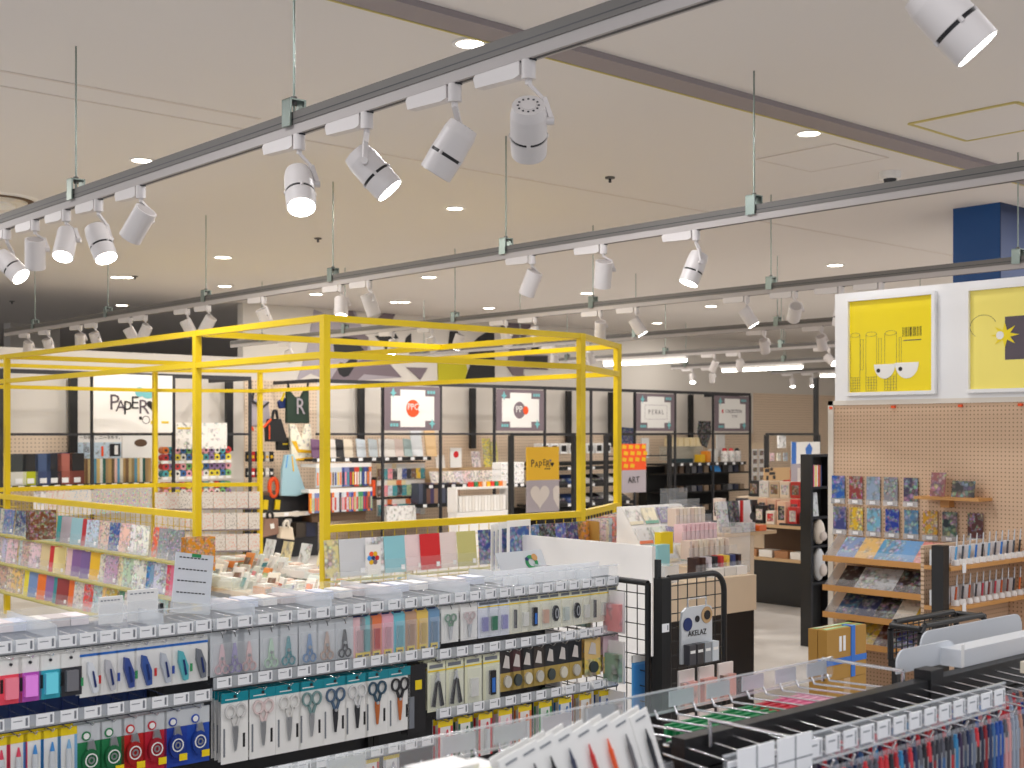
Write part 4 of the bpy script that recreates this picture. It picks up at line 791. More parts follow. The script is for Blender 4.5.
# far side of the frame: sticker sheets on the chamfer panel and tinted sheets on the back rail
vd, ve = Vector((X2, onX(260, X2), 0)), Vector((X1, YZ, 0)); dr = (vd-ve); ang = math.atan2(dr.y, dr.x)
nrm = Vector((dr.y, -dr.x, 0)).normalized(); nrm = nrm if nrm.dot(FW) < 0 else -nrm
SC = [(226, 110, 50), (214, 90, 60), (60, 60, 66), (226, 140, 60), (150, 120, 90), (236, 120, 60), (200, 120, 60)]
for r in range(4):
    for i in range(9):
        s = (i+.5)/9; p = ve+dr*s+nrm*.06; 
        item('stk', lambda: (lambda h: (B(-.062, .062, 0, .006, -.205, 0, 'sticker_dots').build('sheet', h), B(-.064, .064, -.004, .008, -.205, -.19, 'mauve').build('holder_edge', h), h)[-1])(hold('sticker_sheet')),
             '%s dotted sticker sheet, %s from left in the %s row on the far slanted panel' % (cname(SC[(i+r*3) % 7]), nth(i), NTH[r]), 'sticker sheet', (p.x, p.y, 1.02-.245*r), ang, 'dotted sticker sheets', colors={'sheet': SC[(i+r*3) % 7]})
for i, (px, m, c) in enumerate([(40, 'art_soft', (240, 236, 240)), (52, 'sticker_dots', (226, 80, 90)), (63, 'sticker_dots', (236, 140, 120)), (75, 'sticker_dots', (90, 170, 220)), (86, 'sticker_dots', (100, 160, 220)), (97, 'mosaic_dots', None), (109, 'mosaic_dots', None), (121, 'mosaic_dots', None), (133, 'mosaic_dots', None), (145, 'mosaic_dots', None)]):
    x = onY(px, YZ-.06); o = item('ts'+m, mk_one('sticker_sheet', .136, .006, .27, m), '%s sticker sheet, %s from left under the far yellow rail' % ('white' if i == 0 else 'pastel dotted' if i < 5 else 'mosaic coloured', nth(i)), 'sticker sheet', (x, YZ-.06, .80), 0, 'sticker sheets under the far rail', color=c)
# low wooden table of white goods in the middle
tx0, tx1, ty0, ty1 = 4.62, 5.34, 7.0, 9.5
t = thing('display_table', 'pale wooden low table with open compartments inside the yellow frame', 'table', (tx0, ty0, 0)); W, D_ = tx1-tx0, ty1-ty0
B(0, W, 0, D_, .53, .56, 'wood_pale').build('top', t); B(0, W, 0, D_, .1, .13, 'wood_pale').build('shelf', t)
for x in (0, W-.03):
    for y in (0, D_/2-.015, D_-.03): B(x, x+.03, y, y+.03, 0, .53, 'wood_pale').build('leg', t)
B(.05, W-.05, .05, D_-.05, .13, .42, 'brown').build('stock', t)
for i in range(5): 
    y = D_*i/4; 
    tag(B(0, W, y-.003, y+.003, 0, .09, 'glass').build('glass_divider', None, (tx0, ty0, .561)), 'thin glass divider across the low table, %s from the near end' % NTH[i], 'divider', 'glass dividers on the low table')
tag(B(-.006, 0, 0, D_, 0, .09, 'glass').build('glass_edge', None, (tx0, ty0, .561)), 'long glass edge strip on the low table', 'divider')
WC = [(244, 242, 238), (236, 240, 238), (250, 246, 240), (226, 236, 232), (246, 240, 226), (240, 236, 232)]
k = 0
for i in range(5):
    for j in range(14):
        x = tx0+.09+i*.137; y = ty0+.1+j*.165; c = random.choice(WC); hgt = .06+.05*i/2
        if random.random() < .08: c = (236, 150, 80)
        def f():
            h = hold('tissue_pack'); MB().prism([(-.055, -.07, 0), (.055, -.07, 0), (.06, .07, 0), (-.06, .07, 0)], (0, 0, .05), 'tint').build('pack', h); MB().prism([(-.04, -.05, .05), (.04, -.055, .05), (.045, .05, .05), (-.04, .045, .05)], (0, 0, .02), 'tint').build('top_fold', h); B(-.05, .05, -.072, -.07, .01, .04, 'art_soft').build('label', h); return h
        z = .562; ph = random.random()
        def f2():
            h = hold('standing_pack'); MB().prism([(-.05, -.012, 0), (.05, -.012, 0), (.05, .03, .12), (-.05, .03, .12)][::-1], (0, .02, 0), 'tint').build('pack', h); MB().prism([(-.035, -.0135, .02), (.035, -.0135, .02), (.035, .0135, .085), (-.035, .0135, .085)][::-1], (0, .002, 0), 'art_soft').build('label', h); return h
        for q in range(1+(i > 2)):
            if ph < .4 and q == i//3:
                item('stand', f2, '%s standing pack, %s layer, %s row back, %s along the low table' % (cname(c), NTH[q], NTH[i], NTH[j]), 'pack', (x, y, z), -PI/2+random.uniform(-.5, .5), 'wrapped paper goods on the low table', colors={'pack': c, 'label': random.choice(RC)}); break
            item('tissue', f, '%s wrapped pack, %s layer, %s row back, %s along the low table' % (cname(c), NTH[q], NTH[i], NTH[j]), 'pack', (x+random.uniform(-.01, .01), y+random.uniform(-.01, .01), z), random.uniform(-.3, .3), 'wrapped paper goods on the low table', colors={'pack': c, 'top_fold': random.choice([(250, 250, 248), (226, 236, 232), (240, 214, 200), c]), 'label': random.choice(RC)})
            z += .0715
for i in range(8):
    item('env', mk_lean('letter_set', .13, .17, .02, 'art_soft', ang=.2), 'cream letter set standing at the back of the low table, %s from far end' % NTH[i], 'letter set', (tx0+W-.12, ty0+D_-.14-i*.15, .562+.0), -PI/2, 'letter sets at the back of the table', color=[(244, 234, 190), (240, 240, 236)][i % 2]) if 0 else None
for i in range(8):
    item('env', mk_lean('letter_set', .13, .19, .02, 'art_soft', ang=.25), '%s letter set standing behind the low table packs, %s from the left' % ('cream' if i % 2 else 'pale grey', NTH[i]), 'letter set', (5.46, 9.2-i*.27, .64), -PI/2, 'letter sets behind the low table', color=[(226, 232, 236), (246, 236, 190)][i % 2])
tag(B(5.36, 5.62, 7.0, 9.5, 0, .638, 'wood_pale').build('low_cabinet'), 'pale wooden cabinet directly behind the low table', 'cabinet')
# ================================================================ WHITE BOARD AND WOODEN COUNTER
cx0, cx1, cy0, cy1 = 5.36, 6.19, 4.76, 5.9
t = thing('counter', 'pale wood and black square counter behind the white board', 'counter', (cx0, cy0, 0)); W, D_ = cx1-cx0, cy1-cy0
B(0, W, 0, D_, .64, .85, 'wood_pale').build('upper_box', t); B(.01, W-.01, .01, D_, 0, .64, 'black').build('plinth', t)
tag(B(-.03, 0, 0, 1.1, .45, 1.065, 'white').build('white_board', None, (cx0-.002, cy0+.06, 0)), 'long plain white partition board in front of the counter', 'board')
tag(B(-.02, .02, .05, 1.0, 0, .45, 'white').build('board_base', None, (cx0-.03, cy0+.06, 0)), 'white base carrying the long white partition board', 'base')
def colr(*a): return a
# postcard stand (slanted white back) with cards
t = thing('card_stand', 'slanted white stand of greeting cards above the white board', 'card stand', (0, 0, 0))
sy = 5.6; pcs = [[(633, 511), (646, 511), (657, 511), (668, 514.5), (678, 517)], [(630, 525), (643, 525), (655, 527.5), (664, 528), (676, 530)], [(628, 539), (640, 538), (651, 540), (660, 541)]]
st0, st1 = onY(628, sy), onY(688, sy); zb, zt_ = .86, zat(onY(655, sy), sy, 506)
MB().prism([(st0, sy-.20, zb), (st0, sy+.06, zt_), (st0, sy+.1, zt_), (st0, sy+.1, zb)], (st1-st0, 0, 0), 'white').build('back', t)
cc = [(240, 238, 232), (246, 236, 206), (120, 110, 160), (244, 226, 214), (236, 236, 236), (226, 236, 226), (100, 90, 160), (246, 220, 210), (240, 240, 240), (230, 236, 240), (244, 232, 210), (150, 40, 36)]
n = 0
for r in range(3):
    for i in range(4):
        z = zt_-.01-.118*r; yy = sy+.06-.26*(zt_-z)/(zt_-zb)-.02; x = st0+.06+(st1-st0-.1)*i/3.3; c = cc[n % 12] if not (r == 3 and i == 3) else (236, 206, 40)
        if r == 2 and i == 3: c = (150, 40, 36)
        item('gcard%d' % (n in (2, 6)), lambda: (lambda h: (B(-.062, .062, 0, .005, -.11, 0, 'art_fine' if n in (2, 6) else 'art_soft').build('card', h), B(-.062, .062, -.003, 0, -.11, -.09, 'tint').build('band', h), h)[-1])(hold('greeting_card')),
             '%s greeting card, %s in the %s row of the slanted white stand' % (cname(c), NTH[i], NTH[r]), 'card', (x, yy-.01, z), 0, 'greeting cards on the slanted stand', colors={'card': c, 'band': random.choice([(240, 130, 90), (120, 180, 160), (236, 226, 200), (240, 190, 190)]) if c[0] > 200 else c}, tilt=-.45); n += 1
for i, (px, py, c, s) in enumerate([(667, 549, (236, 206, 30), .13), (663.5, 562, (150, 206, 212), .13), (661, 577, (240, 238, 232), .09)]):
    y = 5.1-.12*i; q = pY(px, py, y); item('blk%d' % i, mk_box('card_block', .11, .05, s, 'tint'), '%s card block stepped at the left end of the counter' % cname(c), 'card block', (q.x, y, max(q.z-.03, .851)), 0, None, colors={'body': c})
tag(B(-.06, .06, 0, .35, 0, .1, 'clear_edge').build('block_step', None, (onY(664, 4.86), 4.8, .8505)), 'clear step under the card blocks', 'riser')
# clear acrylic tiers with notebooks
t = thing('acrylic_tower', 'tall clear acrylic tiered display on the wooden counter', 'acrylic display', (onY(678, 5.0), 4.86, .851)); W2 = onY(732, 5.0)-t.location.x
for k in range(5):
    y = .1*k; z = .09*k
    B(.055*k, W2, y, y+.1, z+.0, z+.004, 'clear').build('tier', t); B(.055*k, W2, y, y+.004, z, z+.075, 'clear').build('front_lip', t)
B(W2-.004, W2, 0, .55, 0, .3, 'clear').build('side', t); B(.25, W2, .5, .504, 0, .5, 'clear').build('back', t)
nb = [(60, 40, 40), (70, 44, 40), (210, 200, 206), (40, 40, 46), (200, 60, 60), (236, 200, 80), (60, 70, 120), (220, 180, 190), (236, 196, 204), (226, 190, 196)]
for k in range(4):
    for i in range(8):
        c = nb[i % 7] if k == 0 else ((236, 200, 206) if (k == 2) else random.choice([(232, 220, 200), (236, 226, 214), (226, 206, 190), (220, 200, 190)]))
        item('nb', mk_one('notebook', .028, .07, .11, 'tint'), '%s slim notebook, %s in the %s acrylic tier' % (cname(c), NTH[i], NTH[k]), 'notebook', (t.location.x+.03+.055*k+i*(W2-.06-.055*k)/8, t.location.y+.012+.1*k, t.location.z+.005+.09*k), 0, 'slim notebooks in the acrylic tiers', color=c)
for i, (px, c) in enumerate([(735, (236, 234, 230)), (742, (226, 224, 220)), (750, (240, 238, 236))]):
    item('wb', mk_one('paper_stack', .1, .2, .05, 'tint'), 'white paper stack at the right end of the counter, %s' % NTH[i], 'paper stack', (min(onY(px, 4.9), cx1-.06-.11*(2-i)), 4.82, .8505), 0, 'white paper stacks on the counter', color=c)
# second counter behind, with picture goods
c2 = pY(725, 551, 7.0)
t = thing('counter', 'second pale wood counter further back with black top tray', 'counter', (onY(722, 7.0), 7.0, 0)); W = onY(754, 7.0)-t.location.x
z9 = zat(t.location.x+.2, 7.0, 533)
B(0, W, 0, .8, .0, z9-.03, 'wood_pale').build('body', t); B(-.02, W+.3, -.02, .85, z9-.03, z9, 'wood').build('top', t)
for i, (dx, w, h, m, c) in enumerate([(.02, .16, .27, 'art', (230, 232, 234)), (.16, .16, .27, 'art', (40, 40, 44)), (.32, .17, .27, 'tint', (240, 238, 238))]):
    tag(col(B(0, w, 0, .02, 0, h, m).build('picture_print', None, (t.location.x+dx+.1, 7.12, z9+.001), (-.15, 0, 0)), c), 'square art print leaning on the second counter, %s from left' % NTH[i], 'print')
tag(B(0, .02, 0, .022, 0, .27, 'red').build('red_spine', None, (t.location.x+.4, 7.1, z9+.001)), 'thin red standing folder between the art prints', 'folder')
for i, (dx, c, m) in enumerate([(.02, (190, 180, 170), 'art_soft'), (.2, (200, 196, 190), 'art_fine'), (.42, (240, 110, 40), 'tint')]):
    tag(col(B(0, .16 if i < 2 else .1, -.0, .1, 0, .05+.03*(i == 1), m).build('card_box', None, (t.location.x+dx+.1, 7.0, z9+.001)), c), '%s card box in front of the art prints, %s from left' % (cname(c), NTH[i]), 'box')
mb = MB(); disc((t.location.x+.52, 7.08, z9+.13), .035, 'ink', mb, n=18); o = mb.build('dial_disc'); tag(o, 'round black disc standing on the second counter', 'disc')
# black counter with merchandise
q0, q1 = pX(768, 600, 10.35), pX(806, 604, 10.35)
ya, yb_ = q1.y, q0.y
t = thing('counter', 'black fronted counter with wooden shelf and merchandise at the far aisle', 'counter', (10.35, ya, 0)); L = yb_-ya; zc2 = .74
B(0, .8, 0, L+.3, 0, .40, 'black').build('base', t) if 0 else B(0, .55, 0, L+.35, 0, .43, 'black').build('base', t)
B(-.01, .55, -.01, L+.36, .43, .46, 'wood').build('shelf', t); B(.4, .55, 0, L+.35, .46, .76, 'brown').build('back_board', t); B(-.01, .55, -.01, L+.62, .76, .79, 'wood').build('top', t); B(0, .4, -.01, .02, .46, .76, 'black').build('side', t)
for i in range(5): item('mb', mk_box('product_box', .16, .14, .07, 'tint'), '%s low box on the counter shelf, %s from the right' % (cname([(236, 234, 230), (170, 120, 80)][i % 2]), NTH[i]), 'box', (10.37, ya+.12+.19*i, .461), -PI/2, 'low boxes on the far counter shelf', colors={'body': [(236, 234, 230), (170, 120, 80)][i % 2]})
mc = [(40, 40, 44), (226, 214, 206), (30, 30, 34), (210, 50, 46), (236, 220, 210), (50, 50, 56), (240, 200, 170), (226, 60, 60), (60, 60, 66), (238, 230, 220)]
for k in range(3):
    for i in range(9):
        c = mc[(i*3+k*4) % 10]; h = .13+.05*((i+k) % 3)
        item('merch%d' % ((i+k) % 3), mk_box('boxed_gift', .1, .08, h, 'tint', front='art'), '%s boxed gift, %s from right, %s row of the far counter' % (cname(c), NTH[i], NTH[k]), 'box', (10.4+.2*k, ya+.06+.135*i, .791), -PI/2, 'boxed gifts on the far counter', colors={'body': c, 'label': mc[(i+k) % 10]})
        if k == 2: item('merch2b', mk_box('boxed_gift', .12, .08, .17, 'tint', front='art'), '%s boxed gift on the back riser, %s from right' % (cname(c), NTH[i]), 'box', (11.02, ya+.07+.135*i, 1.02), -PI/2, 'boxed gifts on the back riser', colors={'body': [(236, 222, 200), (40, 40, 44), (210, 190, 160), (200, 60, 50), (226, 224, 220)][(i*2) % 5], 'label': [(120, 90, 60), (230, 230, 226)][i % 2]})
tag(B(10.93, 11.12, ya, ya+1.3, 0, 1.018, 'wood_pale').build('riser'), 'pale riser behind the far counter gifts', 'riser')
tag(B(0, .12, 0, .35, 0, .03, 'charcoal').build('black_tray', None, (10.37, ya+.0, .7905)) if 0 else B(0, .02, 0, .3, 0, .02, 'charcoal').build('black_tray', None, (10.352, ya+.02, .7905)), 'flat black tray at the right front edge of the far counter', 'tray')
# black bookcase end beside the poster wall
bx0 = onY(811, 6.0); bx1 = onY(832, 6.0); 
t = thing('bookcase', 'tall black bookcase of books and plush goods beside the poster wall', 'bookcase', (bx0, 6.0, 0)); W = bx1-bx0; BD = .1
B(0, .03, 0, BD, 0, 1.53, 'black').build('side', t); B(W-.02, W, 0, BD, 0, 1.53, 'black').build('side', t); B(.03, W-.02, BD-.01, BD, 0, 1.53, 'black_matt').build('back', t)
zs = [zat(bx0, 6.0, py) for py in (456, 487, 517, 546, 583)]
for z in [1.53]+[z for z in zs[1:]]+[.1]: B(.03, W-.02, 0, BD-.011, z-.02, z, 'black').build('shelf', t)
for i, c in enumerate([(214, 60, 110), (226, 220, 200), (240, 214, 40), (236, 236, 236), (210, 50, 40), (170, 110, 70), (40, 60, 110)]):
    item('bk', mk_one('book', .016, .08, .17, 'tint'), '%s book, %s on the black bookcase top shelf' % (cname(c), NTH[i]), 'book', (bx0+.042+i*.017, 6.005, zs[1]+.001), 0, 'books on the black bookcase', color=c)
tag(col(B(0, .09, 0, .01, 0, .19, 'art_soft').build('picture_book', None, (bx0+.045, 6.02, zs[2]+.001), (-.1, 0, 0)), (220, 226, 230)), 'pale picture book leaning on the black bookcase', 'book')
def plush(z, s, label, m):
    t = thing('plush_cushion', label, 'cushion', (bx0+W*.5, 5.985, z)); MB().ell((0, .045, .13*s), (.06, .05, .13*s), m).build('body', t); MB().ell((0, .0, .09*s), (.04, .03, .05*s), 'beige_art').build('pocket', t)
plush(zs[3]+.001, .8, 'off-white rounded plush pouch on the black bookcase', 'offwhite'); plush(zs[4]+.001, 1.05, 'grey and white long plush cushion low on the bookcase', 'grey_plastic')
# ================================================================ POSTER WALL WITH PEGBOARD
XP = 7.3; yl = onX(829, XP); yr = 2.6
t = thing('poster_wall', 'free-standing white topped pegboard partition with two yellow posters', 'partition', (XP, yr, 0)); L = yl-yr
B(0, .12, 0, onX(835, XP)-yr, 1.915, 2.63, 'white_gloss').build('white_header', t)
B(0, .1, 0, L-.04, .05, 1.9, 'pegboard').build('pegboard', t); B(-.012, .11, L-.04, L, 0, 1.915, 'offwhite').build('edge_trim', t); B(-.012, .11, 0, L, 1.885, 1.915, 'offwhite').build('top_trim', t); B(0, .1, 0, L, 0, .05, 'offwhite').build('foot', t)
for px in (832, 894, 961, 1021): 
    y = onX(px, XP)-yr; B(-.016, 0, y-.012, y+.012, 1.86, 1.876, 'orange').build('bracket', t)
def poster(px0, px1, label, kind):
    ya_, yb2 = onX(px1, XP), onX(px0, XP); w = yb2-ya_; H = .645; t = thing('framed_poster', label, 'poster', (XP-.001, yb2, 1.945), -PI/2)
    f = .022; 
    for a in ((0, w, H-f, H), (0, w, 0, f), (0, f, f, H-f), (w-f, w, f, H-f)): B(a[0], a[1], -.035, 0, a[2], a[3], 'white_gloss').build('frame_rail', t)
    B(f, w-f, -.012, 0, f, H-f, 'poster_yellow' if kind == 0 else 'poster_pale').build('print', t)
    y = -.0125
    if kind == 0:
        def ln(x0, z0, x1, z1, m='ink', r=.0012, nm='outline'): pass
        mb = MB()
        def line(p, q, r=.0011, m='ink_grey'): mb.bar((p[0], y, p[1]), (q[0], y, q[1]), r*2, .001, m) if 0 else mb.cyl((p[0], y, p[1]), (q[0], y, q[1]), r, m, 4)
        for i, (a, b) in enumerate(((.03, .1), (.145, .225), (.285, .37))):
            tp = H*.62 if i < 2 else H*.62; bt = .03
            line((a, bt), (a, tp)); line((b, bt), (b, tp))
            P = [((a+b)/2+(b-a)/2*math.cos(2*PI*k/12), tp+.015*math.sin(2*PI*k/12)) for k in range(13)]
            for u, v in zip(P, P[1:]): line(u, v)
            for k in range(6): line((a, .03+.018*k), (b, .03+.018*k))
            for k in range(1, 4): line((a+(b-a)*k/4, .03), (a+(b-a)*k/4, .12))
        for a, b in ((.105, .125), (.24, .26), (.39, .405)): line((a, .17), (a, H*.57)); line((b, .17), (b, H*.57)); line((a, H*.57), (b, H*.57)); line((a, .17), (b, .17))
        mb.build('line_drawing', t)
        mb = MB()
        for i, bw in enumerate((2, 1, 3, 1, 2, 4, 1, 2, 3, 1, 2, 1, 3)): mb.box(.415+i*.0105, .415+i*.0105+bw*.0018, -.0135, -.012, .37, .43, 'ink')
        mb.build('barcode', t)
        B(.42, .545, -.0135, -.012, .343, .349, 'ink_grey').build('fine_print', t)
        for cx, cz, r, ex in ((.285, .20, .078, -.045), (.445, .205, .085, -.045)):
            P = [(cx-r, -.013, cz)]+[(cx+r*math.cos(PI+PI*k/14), -.013, cz+r*math.sin(PI+PI*k/14)*1.2) for k in range(1, 15)]
            MB().prism(P, (0, -.002, 0), 'paper').build('white_half_disc', t); mb = MB(); disc((cx+ex, -.0155, cz-.04), .014, 'ink', mb, n=14, d=.001); mb.build('black_dot', t)
    else:
        B(w*.42, w*.42+.3, -.0135, -.012, H*.3, H*.7, 'ink_grey').build('dark_square', t); cx, cz = w*.42, H*.53
        P = []
        for k in range(16): rr = (.075 if k % 2 == 0 else .03); P.append((cx+rr*math.cos(2*PI*k/16)*1.2, -.014, cz+rr*math.sin(2*PI*k/16)))
        MB().prism(P, (0, -.002, 0), 'poster_yellow').build('burst', t); mb = MB()
        disc((cx-.03, -.0165, cz), .025, 'paper', mb, n=10, d=.001); mb.build('white_spark', t)
        mb = MB(); Q = [(cx-.14+.085*math.cos(a), -.0125, cz+.06+.07*math.sin(a)) for a in [PI*.1+PI*1.2*k/12 for k in range(13)]]; mb.tube(Q, .0012, 'ink_grey', 4); mb.build('thin_loop', t)
poster(848, 937.5, 'bright yellow framed poster with barcode and white half discs', 0); poster(968, 1062, 'yellow framed poster with painted-in glare, dark square and starburst, at the right edge', 1)
# postcards
cardcol1 = [(30, 90, 180), (150, 60, 60), (150, 170, 196), (140, 140, 150), (70, 60, 90)]
cardcol2 = [(60, 70, 130), (226, 186, 40), (120, 180, 210), (30, 60, 160), (80, 130, 170), (200, 150, 40), (40, 50, 60), (90, 50, 50)]
def mk_post(m):
    def f():
        t = hold('postcard'); B(-.05, .05, -.004, 0, -.15, 0, m).build('picture', t); B(-.052, .052, -.012, .0, -.185, -.15, 'clear_edge').build('clear_holder', t); B(-.02, .02, -.014, -.012, -.178, -.158, 'tag_paper').build('price_tag', t); return t
    return f
for r, (zt, pxs, cl) in enumerate([(1.415, (839.5, 857, 874.5, 892, 912), cardcol1), (1.21, (841, 857.5, 875, 893.5, 912.5, 931.5, 951, 976.5), cardcol2)]):
    for i, (px, c) in enumerate(zip(pxs, cl)): item('post%d' % (i % 2), mk_post(('art_big', 'art')[i % 2]), '%s art postcard on the pegboard, %s from left in the %s row' % (cname(c), NTH[i], ('upper', 'lower')[r]), 'postcard', (XP-.012, onX(px, XP), zt), -PI/2, 'art postcards on the pegboard', colors={'picture': c})
ya_, yb2 = onX(984, XP-.1), onX(919, XP-.1)
t = thing('small_shelf', 'short wooden shelf on the pegboard holding two cards', 'shelf', (XP-.16, ya_, 1.29)); B(0, .16, 0, yb2-ya_, 0, .018, 'wood_orange').build('board', t); B(.1, .16, .25, .31, -.05, 0, 'wood_orange').build('bracket', t)
for px, w, h, c, lab in ((937, .1, .148, (150, 90, 90), 'red, white and blue art card standing on the short wooden shelf'), (962.5, .15, .1, (60, 60, 60), 'black and white landscape art card on the short wooden shelf')):
    tag(col(B(-w/2, w/2, 0, .004, 0, h, 'art_big').build('art_card', None, (XP-.09, onX(px, XP-.09), 1.309), (-.15, 0, -PI/2)), c), lab, 'card')
# slanted card shelves
ysr = 3.9
ssp = [(.89, 557), (.70, 586), (.525, 612), (.35, 640)]
bks = [[(130, 150, 190), (220, 180, 110), (90, 150, 190), (110, 160, 210), (230, 150, 140), (230, 230, 226)], [(60, 50, 50), (220, 224, 228), (210, 216, 222), (50, 40, 44), (70, 60, 60), (190, 180, 176)], [(40, 80, 120), (60, 70, 110), (40, 40, 44), (226, 220, 206), (206, 170, 50), (70, 60, 60)], [(60, 70, 110), (220, 190, 70), (90, 50, 40), (60, 70, 140), (200, 120, 40), (210, 206, 200)]]
for k, (z, py) in enumerate(ssp):
    Xf = XP-.26; yy1 = onX(823+1*k*0, Xf); 
    t = thing('slanted_shelf', 'wooden lipped card shelf on the pegboard, %s from top' % NTH[k], 'shelf', (Xf, ysr, z)); L = yy1-ysr
    B(0, .26, 0, L, -.02, 0, 'wood_orange').build('board', t); B(-.006, .0, 0, L, -.022, .016, 'wood_orange').build('lip', t)
    MB().prism([(0, L-.004, 0), (.25, L-.004, 0), (.25, L-.004, .14), (.17, L-.004, .14)], (0, .004, 0), 'clear_edge').build('clear_end', t)
    n = len(bks[k]); 
    for i, c in enumerate(bks[k]):
        y = yy1-.12-i*(L-.14)/n-.02
        item('sbk%d' % ((i+k) % 2), lambda: (lambda h: (MB().prism([(-.07, 0, .0), (-.07, .15, .13), (-.07, .16, .12), (-.07, .02, -.0)], (.14, 0, 0), ('art_big', 'art_soft')[(i+k) % 2]).build('cover', h), MB().prism([(-.074, -.012, .002), (-.074, -.002, .055), (-.074, .001, .055), (-.074, -.009, .002)], (.148, 0, 0), 'blister').build('clear_pocket', h), h)[-1])(hold('picture_book')),
             '%s picture book lying sloped, %s from left on the %s shelf' % (cname(c), NTH[i], NTH[k]), 'book', (Xf+.022, y, z+.002), -PI/2, 'sloped picture books', colors={'cover': c})
tag(B(XP-.25, XP-.12, ysr+.01, ysr+.06, .892, 1.0, 'grey_plastic').build('pen_block'), 'pale grey block at the right end of the top sloped shelf', 'block')
# pen shelves end unit
YPn = 3.62
px_l = onY(945, YPn); xe = XP-.01
t = thing('pen_unit', 'pegboard end unit with black post and two wooden pen shelves', 'shelving unit', (px_l-.07, YPn, 0)); W = xe-(px_l-.07)
B(0, .06, -.03, .04, 0, zat(px_l, YPn, 545), 'black').build('black_post', t); B(.06, W, .12, .14, .1, 1.08, 'pegboard_x').build('back_panel', t); B(.06, W, .14, .25, 0, .2, 'wood').build('base', t)
for zz in (.975, .755): B(.06, W, -.04, .12, zz-.022, zz, 'wood_orange').build('shelf', t)
for r, zz in enumerate((.975, .755)):
    for i in range(12):
        x = px_l+.10+i*(xe-px_l-.14)/11; c = random.choice([(60, 60, 70), (40, 110, 190), (90, 160, 210), (60, 70, 80), (30, 30, 34)] if r == 0 else [(200, 90, 40), (120, 60, 50), (230, 110, 40), (60, 60, 66), (190, 60, 80)])
        def f():
            h = hold('display_pen'); MB().cyl((0, 0, 0), (0, 0, .03), .024, 'white', 14, .018).build('cup', h); MB().cyl((0, 0, .03), (.012, 0, .1), .006, 'tint', 8).build('barrel', h); MB().cyl((.012, 0, .1), (.02, 0, .165), .0055, 'silver', 8, .003).build('cap', h); return h
        item('dpen', f, '%s pen standing in a white cup, %s on the %s pen shelf' % (cname(c), NTH[i], ('upper', 'lower')[r]), 'pen', (x, YPn-.005, zz+.001), 0, 'display pens in white cups', colors={'barrel': c})
    for i in range(4):
        item('ppk', mk_one('pen_box', .03, .05, .085, 'tint'), 'pale grey upright pen box, %s at the left of the %s pen shelf' % (NTH[i], ('upper', 'lower')[r]), 'box', (px_l+.02+.032*i-.01, YPn+.04, zz+.001), 0, 'pale pen boxes', color=(206, 208, 214) if i else (226, 228, 230))
    for i in range(6):
        item('ppb', mk_one('pen_box', .08, .04, .09, 'tint'), 'slim %s pen box behind the display pens, %s on the %s shelf' % ('white', NTH[i], ('upper', 'lower')[r]), 'box', (px_l+.22+i*.125, YPn+.065, zz+.001), 0, 'slim pen boxes behind the display pens', color=(222, 224, 230)) if px_l+.22+i*.125 < xe-.05 else None
    tag(B(0, .035, -.004, 0, -.03, .025, 'tag_paper').build('price_card', None, (px_l+.105, YPn-.042, zz-.01)), 'white price card hanging on the %s pen shelf lip' % ('upper', 'lower')[r], 'card')
    item('tst', mk_one('tester_pad', .08, .05, .07, 'tint'), 'white paper tester block at the pegboard side of the post, %s' % ('upper', 'lower')[r], 'pad', (px_l-.13, YPn+.12, zz-.0+.0), 0, None, color=(232, 232, 230)) if 0 else None
# ================================================================ FRONT GONDOLA (three bays)
Y1 = 3.22; YBK = 3.56
def hookpt(mb, x, y0, y1, z):
    mb.tube([(x, y1, z+.012), (x, y0, z+.006), (x, y0-.01, z+.014)], .0022, 'chrome', 5)
def bay(label, x0, x1, rows, backmat, tagw=.046):
    t = thing('gondola_bay', label, 'display shelving', (x0, Y1, 0)); W = x1-x0; bk = YBK-Y1
    B(0, W, bk+.02, bk+.05, .12, 1.15, backmat).build('back_panel', t); B(0, W, 0, bk*2+.1, 0, .14, 'charcoal').build('base', t)
    for x in (0, W-.02): B(x, x+.02, bk-.0, bk+.04, .14, 1.19, 'black').build('upright', t)
    B(0, W, .0, bk+.3, 1.166, 1.17, 'clear').build('top_tray', t)
    B(0, W, .002, .005, 1.17, 1.222, 'clear').build('front_fence', t); B(0, W, .001, .006, 1.219, 1.223, 'clear_edge').build('fence_edge', t)
    for k in range(3): B(W*(k+.5)/3-.002, W*(k+.5)/3+.002, .0, bk, 1.17, 1.21, 'clear_edge').build('tray_divider', t)
    for z, n, m in rows:
        B(0, W, -.004, 0, z-.018, z+.016, 'clear_edge').box(0, W, -.0, .006, z-.022, z-.014, 'charcoal').build('price_rail', t)
        for i in range(n):
            x = W*(i+.5)/n; mb = B(x-tagw/2, x+tagw/2, -.0055, -.004, z-.014, z+.016, 'tag_paper').box(x+tagw*.28, x+tagw*.4, -.006, -.0055, z-.009, z+.011, 'tag_ink').box(x-tagw*.4, x+tagw*.1, -.006, -.0055, z+.004, z+.006, 'tag_ink'); mb.build('price_tag', t)
    return t
XA, XB, XC, XD = .86, onY(213, Y1), onY(436, Y1), onY(618, Y1)
bL = bay('left bay of the front gondola with coloured erasers and tape packs', XA, XB-.004, [(1.165, 16, 0), (.972, 14, 0)], 'grid_blue')
bM = bay('middle bay of the front gondola filled with scissors', XB, XC-.004, [(1.165, 12, 0), (1.0, 12, 0), (.72, 12, 0)], 'charcoal')
bR = bay('right bay of the front gondola with knives and clippers ending at the black post', XC, XD, [(1.165, 13, 0), (.99, 12, 0), (.80, 12, 0)], 'charcoal')
